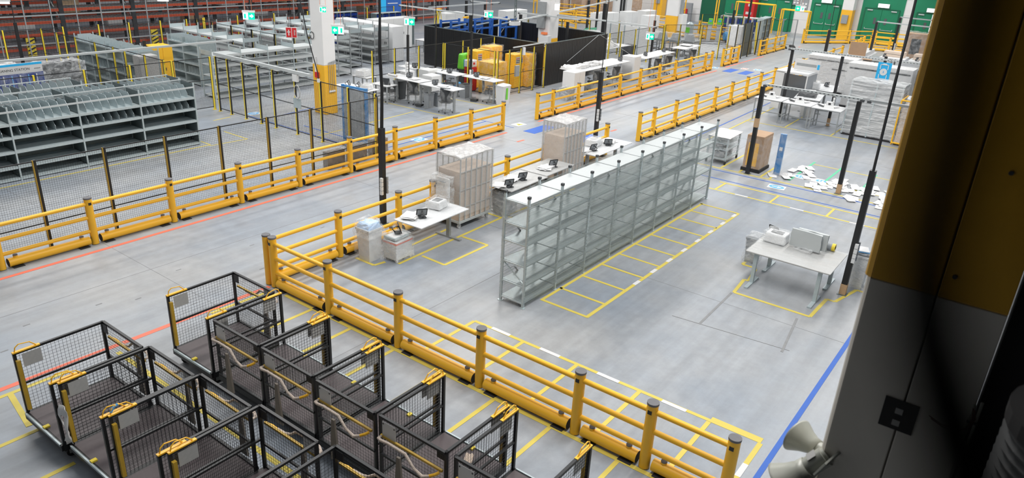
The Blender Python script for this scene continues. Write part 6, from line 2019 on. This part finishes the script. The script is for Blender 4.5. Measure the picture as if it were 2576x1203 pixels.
t = thing('cardboard_sheet', 'bare brown cardboard sheet standing upright behind the white boxes', 'sheet', (46.3, 9.55, 0), 0.15)
part('sheet', MB().box(-0.03, 0.0, -0.3, 0.6, 0.6, 2.35), 'cardboard', t)
part('second_sheet', MB().box(-0.4, 0.3, -0.7, 0.6, 0, 1.5), 'cardboard', t)
for i, (x, y, lx, ly) in enumerate(((51.5, 10.6, 5.5, 1.1), (53.0, 8.85, 2.0, 1.5), (52.8, 7.1, 1.8, 1.6))):
    desk(['long white desk stacked with boards behind the white box bundles', 'white desk with black readers near the right edge, left one', 'white desk with black readers near the right edge, right one'][i], x, y, 0.04, lx, ly, 1.0, None)
scanner('black reader on the far left desk near the right edge', 52.4, 9.3, 1.005, 2.8)
scanner('black reader on the far right desk near the right edge', 52.3, 7.4, 1.005, 2.8)
t = thing('board_stack', 'stack of white boards on the long far desk', 'boards', (51.5, 10.6, 1.002), 0.04)
for k in range(3):
    part('board', MB().box(-2.3 + 0.1 * k, 2.3, -0.45, 0.4, 0.09 * k, 0.08 + 0.09 * k), 'platewhite', t)
for i in range(2):
    t = thing('drawer_block', ['cream drawer block under the far desks, left one', 'cream drawer block under the far desks, right one'][i], 'drawers', (53.3, 8.9 - 1.75 * i, 1.003), 0.0)
    part('block', MB().box(-0.4, 0.4, -0.6, 0.6, 0, 0.32), 'cardpale', t)
    part('drawer_gap', MB().box(-0.403, -0.4, -0.58, 0.58, 0.15, 0.17), 'darkgrey', t)
chair('dark office chair at the far right beside the dark screen', 50.5, 6.4, 1.9)
chair('dark office chair behind the charging sign boxes', 46.5, 6.2, 1.2)
t = thing('wood_crate', 'tall brown carton with a dark opening before the right yellow barrier', 'box', (62.6, 9.2, 0), 0.1)
part('box', MB().box(-0.6, 0.6, -0.65, 0.65, 0, 1.75), 'cardboard', t)
part('dark_opening', MB().box(-0.61, -0.601, -0.3, 0.35, 0.3, 1.4), 'darkgrey', t)
wrapped(t, -0.63, 0.63, -0.68, 0.68, 0.1, 1.85, 'film_thin', 3, 0.03)
t = thing('dark_screen', 'dark flat screen on a stand at the far right', 'monitor', (52.5, 6.6, 1.003))
part('screen', MB().box(-0.02, 0.02, -0.45, 0.45, 0.1, 0.7), 'darkgrey', t)
part('stand', MB().cbox(0, 0, 0.05, 0.2, 0.3, 0.1), 'darkgrey', t)

# things along the top centre
for i in range(5):
    t = pallet_box(('first', 'second', 'third', 'fourth', 'last')[i] + ' from the left of the brown carton loads at the top centre edge', 63.0 + i * 0.9, 41.0 - i * 1.5, 0, 1.2, 1.25, 1.7, 'cardboard', 11 + i, 'film_thin', False, lines=2, name='carton_load')
    t['group'] = 'brown carton loads at the top centre'
t = thing('green_lid_bin', 'green-lidded grey cart behind the second column', 'cart', (46.4, 27.0, 0), -0.2)
part('body', MB().taper(0, 0, 0.15, 1.05, 1.3, 0.8, 1.6, 1.0), 'greyplastic', t)
part('lid', MB().taper(0, 0, 1.05, 1.18, 1.75, 1.15, 1.5, 0.9), 'green', t)
for s in (-0.5, 0.5):
    part('wheel', MB().tube((s, -0.4, 0.1), (s, -0.34, 0.1), 0.1, 10), 'softblack', t)
for i in range(4):
    t = pallet_box(('leftmost', 'second', 'third', 'rightmost')[i] + ' grey-white shrink-wrapped load right of the blue racks, behind the black sheets', 39.2 + 1.0 * i, 25.4 - 0.15 * i, 0, 1.1, 1.1, 1.5, 'plate', 21 + i, 'film', False, lines=3, name='grey_load')
    t['group'] = 'grey-white wrapped loads behind the black sheets'
cabinet('pale cabinet behind the fence at the top centre', 52.0, 30.0, 0, 2.2, 0.8, 1.7, 'offwhite', 3)
cabinet('pale round-topped cabinet near the grey pipe', 55.5, 27.9, 0, 1.8, 0.8, 1.9, 'offwhite', 2)
t = thing('yellow_wall_column', 'yellow column foot against the end wall at the top centre', 'column', (69.2, 33.5, 0))
part('shaft', MB().box(-0.4, 0.5, -0.45, 0.45, 0, 3.4), 'yellow_paint', t)
part('call_box', MB().box(-0.5, -0.4, -0.2, 0.2, 1.4, 1.9), 'greyplastic', t)
t = thing('blue_wall_sign', 'small sky-blue sign on the end wall at the top centre', 'sign', (69.9, 38.9, 1.6))
part('board', MB().box(-0.03, 0, -0.35, 0.35, 0, 0.8), 'signblue', t)
part('white_mark', MB().box(-0.036, -0.03, -0.15, 0.15, 0.25, 0.5), 'white', t)

# ------------------------------------------------------------------ hanging exit signs and lamps
def exit_sign(label, x, y, z, yaw, flip=False, w_=0.36, h_=0.22, cable='orangecable', top=10.0, blank=False):
    t = thing('exit_sign', label, 'exit sign', (x, y, z), yaw)
    part('housing', MB().box(-w_ / 2 - 0.02, w_ / 2 + 0.02, -0.03, 0.03, h_ / 2, h_ / 2 + 0.06), 'offwhite', t)
    if blank:
        part('lit_panel', MB().box(-w_ / 2, w_ / 2, -0.012, 0.012, -h_ / 2, h_ / 2), 'lampwhite', t)
    else:
        s = -1 if flip else 1
        part('white_field', MB().box(*sorted((-s * w_ / 2, -s * 0.02)), -0.012, 0.012, -h_ / 2, h_ / 2), 'exit_white', t)
        part('green_field', MB().box(*sorted((-s * 0.02, s * w_ / 2)), -0.012, 0.012, -h_ / 2, h_ / 2), 'exit_green', t)
        c = s * w_ * 0.22
        ar = MB()
        pts = [(c - 0.055, -0.025), (c, -0.025), (c, -0.065), (c + 0.07, 0), (c, 0.065), (c, 0.025), (c - 0.055, 0.025)]
        if flip:
            pts = [(2 * c - a, b) for a, b in pts]
        N = len(pts)
        ar.v = [(a, -0.0165, b) for a, b in pts] + [(a, -0.0125, b) for a, b in pts]
        ar.f = [tuple(range(N)), tuple(reversed(range(N, 2 * N)))] + [(a, (a + 1) % N, (a + 1) % N + N, a + N) for a in range(N)]
        part('arrow', ar, 'exit_white', t)
        part('door_figure', MB().box(-s * w_ * 0.32 - 0.03, -s * w_ * 0.32 + 0.03, -0.0165, -0.0125, -0.07, 0.07), 'exit_green', t)
    for q in (-0.1, 0.1):
        part('suspension', MB().tube((q, 0, h_ / 2 + 0.05), (q * 0.6, 0, top - z), 0.006, 4, False), cable, t)
    return t


YA = math.atan2(0.5391, 0.7478) - PI / 2
exit_sign('lit green exit sign with right arrow hanging left of the white column', 14.52, 21.37, 4.25, YA + 0.25)
exit_sign('lit green exit sign cut by the top edge left of the white column', 15.9, 23.1, 4.92, YA + 0.25)
exit_sign('lit green exit sign seen in front of the upper white column', 17.66, 21.54, 4.29, YA, w_=0.22, h_=0.18)
exit_sign('lit green exit sign with left arrow just right of the white column', 15.41, 18.14, 4.11, YA, flip=True)
exit_sign('lit green exit sign above the raised desks, behind the long black cable', 19.17, 18.76, 4.08, YA - 0.1)
exit_sign('lit green exit sign hanging over the dark enclosure', 24.92, 19.8, 3.92, YA - 0.1)
exit_sign('lit green exit sign hanging before the packing desks', 26.72, 13.18, 3.68, YA - 0.2, w_=0.30)
exit_sign('lit green exit sign with left arrow before the white pier of the green doors', 43.13, 12.46, 4.06, YA - 0.3, flip=True, w_=0.46, h_=0.26)
exit_sign('small white lit emergency lamp right of the second column', 31.62, 20.81, 3.84, YA, w_=0.24, h_=0.28, blank=True, cable='steelgrey')
exit_sign('white lit emergency lamp cut by the top edge above the yellow cabinet', 14.36, 26.18, 4.40, YA + 0.3, w_=0.36, h_=0.26, blank=True, cable='steelgrey')
exit_sign('white ceiling lamp at the upper left corner', 8.55, 24.3, 4.62, YA + 0.4, w_=0.5, h_=0.06, blank=True, cable='steelgrey')
for y, z in ((18.0, 2.97), (13.4, 3.0), (9.7, 2.98)):
    t = thing('door_lamp', {18.0: 'lit emergency lamp above the left one of the three right green doors', 13.4: 'lit emergency lamp above the middle one of the three right green doors', 9.7: 'lit emergency lamp above the half-glazed green door'}[y], 'lamp', (69.8, y, z))
    part('lit_panel', MB().box(-0.06, 0.0, -0.42, 0.42, -0.14, 0.14), 'lampwhite', t)
    part('housing', MB().box(0.0, 0.12, -0.44, 0.44, -0.16, 0.16), 'offwhite', t)
t = thing('stop_sign', 'small red and white notice hanging left of the white column', 'sign', (14.33, 18.99, 4.02), YA + 0.15)
part('board', MB().box(-0.17, 0.17, -0.01, 0.01, -0.16, 0.16), 'platewhite', t)
part('red_field', MB().box(-0.15, 0.0, -0.014, -0.0101, -0.14, 0.14).box(0.02, 0.15, -0.014, -0.0101, -0.14, 0.14), 'red', t, kind=None)
part('white_figure', MB().box(-0.09, -0.06, -0.017, -0.0141, -0.09, 0.08).box(-0.12, -0.03, -0.017, -0.0141, 0.0, 0.03), 'platewhite', t, kind=None)
o = put('lettering', text_mesh('stop', 0.09, 'platewhite'), t, (0.09, -0.018, 0.0))
o.rotation_euler = (PI / 2, -PI / 2, 0)
part('hanging_cable', MB().path([(0, 0, 0.16), (-0.02, 0, 1.5), (0, 0, 6)], 0.008, 4), 'black', t)
t = thing('drop_cable', 'long black cable falling from the roof to the fence control box', 'cable', (16.15, 20.1, 2.2))
part('cable', MB().path([(0, 0, 0), (0.02, 0.05, 0.25), (-0.1, 0.35, 1.5), (-0.25, 0.75, 4.0), (-0.4, 1.2, 8)], 0.018, 5), 'black', t)
part('plug', MB().cbox(0, 0, -0.02, 0.07, 0.07, 0.12), 'offwhite', t)

# ------------------------------------------------------------------ the near gallery: painted column, horns, dark hose
struct('wall_shade_back', MB().box(-3.4, -3.2, -3.0, 9.0, 3.0, 8.2), 'softblack')  # unseen blocker added behind the viewpoint to darken the near column
struct('wall_shade_left', MB().box(-3.2, 0.2, 1.1, 1.3, 3.0, 8.2), 'softblack')  # out of view, added to cut the side light on the column
struct('wall_gallery_right', MB().box(-3.2, 3.1, -1.3, -1.15, 3.0, 8.2), 'softblack')
struct('wall_gallery_end', MB().box(3.28, 3.6, -1.5, -0.10, 3.0, 9.3), 'softblack')
struct('ceiling_shade', MB().box(-3.2, 3.15, -3.0, 5.5, 7.62, 7.8), 'softblack')  # unseen slab added overhead to shade the near column
struct('floor_shade', MB().box(-3.2, -0.1, -3.0, 1.1, 5.3, 5.5), 'softblack')  # unseen, added as the bottom of the box that darkens the column
nc = bpy.data.objects.new('column', None)
COL.objects.link(nc)
nc['kind'] = 'structure'
nc.location = (3.2, 0, 0)
ZS = 5.90
for (a, b) in ((0.165, 0.415), (-0.088, 0.158)):
    bev(part('yellow_sheet', MB().box(0.0, 0.05, a, b, ZS, 9.3), 'yellow_paint', nc), 0.004, 2)
    bev(part('white_sheet', MB().box(0.0, 0.05, a, b, 0.0, ZS - 0.002), 'shutter', nc), 0.004, 2)
part('column_core', MB().box(0.05, 0.45, -0.07, 0.40, 0, 9.3), 'shutter', nc)
part('edge_strip', MB().prism([(0.0, 0.4155), (0.03, 0.4155), (0.03, 0.445), (0.015, 0.437)], ZS, 9.3), 'yellow_paint', nc)
part('edge_strip', MB().prism([(0.0, 0.4155), (0.03, 0.4155), (0.03, 0.435), (0.015, 0.428)], 0, ZS), 'shutter', nc)
for (y, z) in ((0.05, 6.45), (0.12, 6.0), (0.1, 5.62)):
    part('screw_head', MB().tube((-0.004, y, z), (0.0, y, z), 0.009, 10), 'darkgrey', nc)
sg = part('black_sign_plate', MB().box(-0.004, -0.0005, 0.10, 0.235, 5.235, 5.385), 'softblack', nc)
for z in (5.33, 5.27):
    part('pale_square', MB().box(-0.006, -0.0042, 0.155, 0.185, z - 0.013, z + 0.015), 'plate', sg)


def horn(label, loc, tgt, s=1.0):
    """grey public-address horn: flared bell, throat, driver, bracket"""
    t = thing('horn_speaker', label, 'loudspeaker', loc)
    d = (Vector(tgt)).normalized()
    q = d.to_track_quat('X', 'Z')
    t.rotation_mode = 'QUATERNION'
    t.rotation_quaternion = q
    prof = [(0.20, 0.125), (0.185, 0.118), (0.12, 0.085), (0.05, 0.062), (0.0, 0.058)]
    mb = MB()
    n = 24
    for i, (x, r) in enumerate(prof):
        k = len(mb.v)
        for j in range(n):
            a = 2 * PI * j / n
            mb.v.append((x * s, 1.25 * r * s * math.cos(a), r * s * math.sin(a)))
        if i:
            for j in range(n):
                m = (j + 1) % n
                mb.f.append((k - n + j, k - n + m, k + m, k + j))
    b = part('bell', mb, 'horn', t, True)
    b.modifiers.new('thickness', 'SOLIDIFY').thickness = 0.004
    part('throat', MB().tube((-0.01 * s, 0, 0), (0.10 * s, 0, 0), 0.035 * s, 16), 'horn', t, True)
    part('driver', MB().tube((-0.13 * s, 0, 0), (0.0, 0, 0), 0.062 * s, 20), 'horn', t, True)
    part('driver_cap', MB().tube((-0.15 * s, 0, 0), (-0.13 * s, 0, 0), 0.05 * s, 20), 'horn', t, True)
    part('bracket', MB().path([(-0.02, 0.09 * s, 0), (-0.10, 0.10 * s, 0.02), (-0.17, 0.03, 0.0), (-0.17, -0.08 * s, 0)], 0.009, 6), 'horn', t)
    part('rating_label', MB().box(-0.10 * s, -0.04 * s, -0.03 * s, 0.03 * s, 0.061 * s, 0.0635 * s), 'plate', t)
    return t


horn('grey-green horn loudspeaker behind the near column, pointing away left', (3.42, 0.475, 4.83), (0.35, 0.90, -0.02), 0.66)
horn('lower grey-green horn loudspeaker at the bottom edge, pointing down left', (3.18, 0.462, 4.875), (-0.25, 0.50, -0.70), 0.78)

t = thing('conduit_pair', 'two pale conduits on the lower right of the near column', 'conduit', (3.17, -0.06, 0))
for k in range(2):
    part('conduit', MB().tube((0, -0.045 + k * 0.022, 4.6), (0, -0.045 + k * 0.022, 5.52 - 0.02 * k), 0.006, 6), 'horn', t)
part('clip', MB().cbox(-0.004, -0.035, 5.42, 0.012, 0.04, 0.008), 'darkgrey', t)
t = thing('thin_cable_loop', 'thin red-brown cable loop hanging beside the pale conduits', 'cable', (3.13, 0, 0))
part('cable', MB().path([(0, -0.085, 5.50), (0, -0.10, 5.46), (0, -0.09, 5.41), (0, -0.05, 5.375), (0, 0.0, 5.37), (0, 0.05, 5.39)], 0.0022, 5), 'copper', t)
part('cable', MB().path([(0, -0.08, 5.505), (0, -0.092, 5.45), (0, -0.08, 5.405), (0, -0.045, 5.38), (0, 0.01, 5.38), (0, 0.06, 5.40)], 0.0022, 5), 'copper', t)
# black ribbed wall covering right of the column
t = thing('ribbed_duct', 'black ribbed duct at the lower right corner', 'duct', (2.4, -0.40, 0))
rb = MB()
for k in range(60):
    z = 4.0 + k * 0.032
    rb.tube((0, 0, z), (0, 0, z + 0.022), 0.245, 28, False, 0.258)
    rb.tube((0, 0, z + 0.022), (0, 0, z + 0.032), 0.258, 28, False, 0.245)
part('ribs', rb, 'darkgrey', t)
part('mouth_ring', MB().tube((0, 0, 5.92), (0, 0, 5.97), 0.262, 28), 'softblack', t)
# out-of-focus hose right in front of the lens


t = thing('foreground_hose', 'blurred dark hose hanging very close to the viewer before the column', 'hose', (0.07, 0, 7.09))
F_ = 0.35
hp = [(0.2491, 0.0241, 7.1960), (0.2403, 0.0212, 7.158), (0.2312, 0.0185, 7.1368), (0.2221, 0.0172, 7.1175), (0.2146, 0.0145, 7.0993), (0.210, 0.0091, 7.0843), (0.2067, 0.001, 7.0694), (0.2051, -0.0066, 7.0556), (0.204, -0.0162, 7.035)]
part('hose', MB().path([(x * F_ - 0.07, y * F_, (z - 7.181) * F_ + 0.091) for x, y, z in hp], [r_ * F_ for r_ in (0.0075, 0.0075, 0.0075, 0.0078, 0.0085, 0.0095, 0.0105, 0.011, 0.011)], 14), 'softblack', t, True)
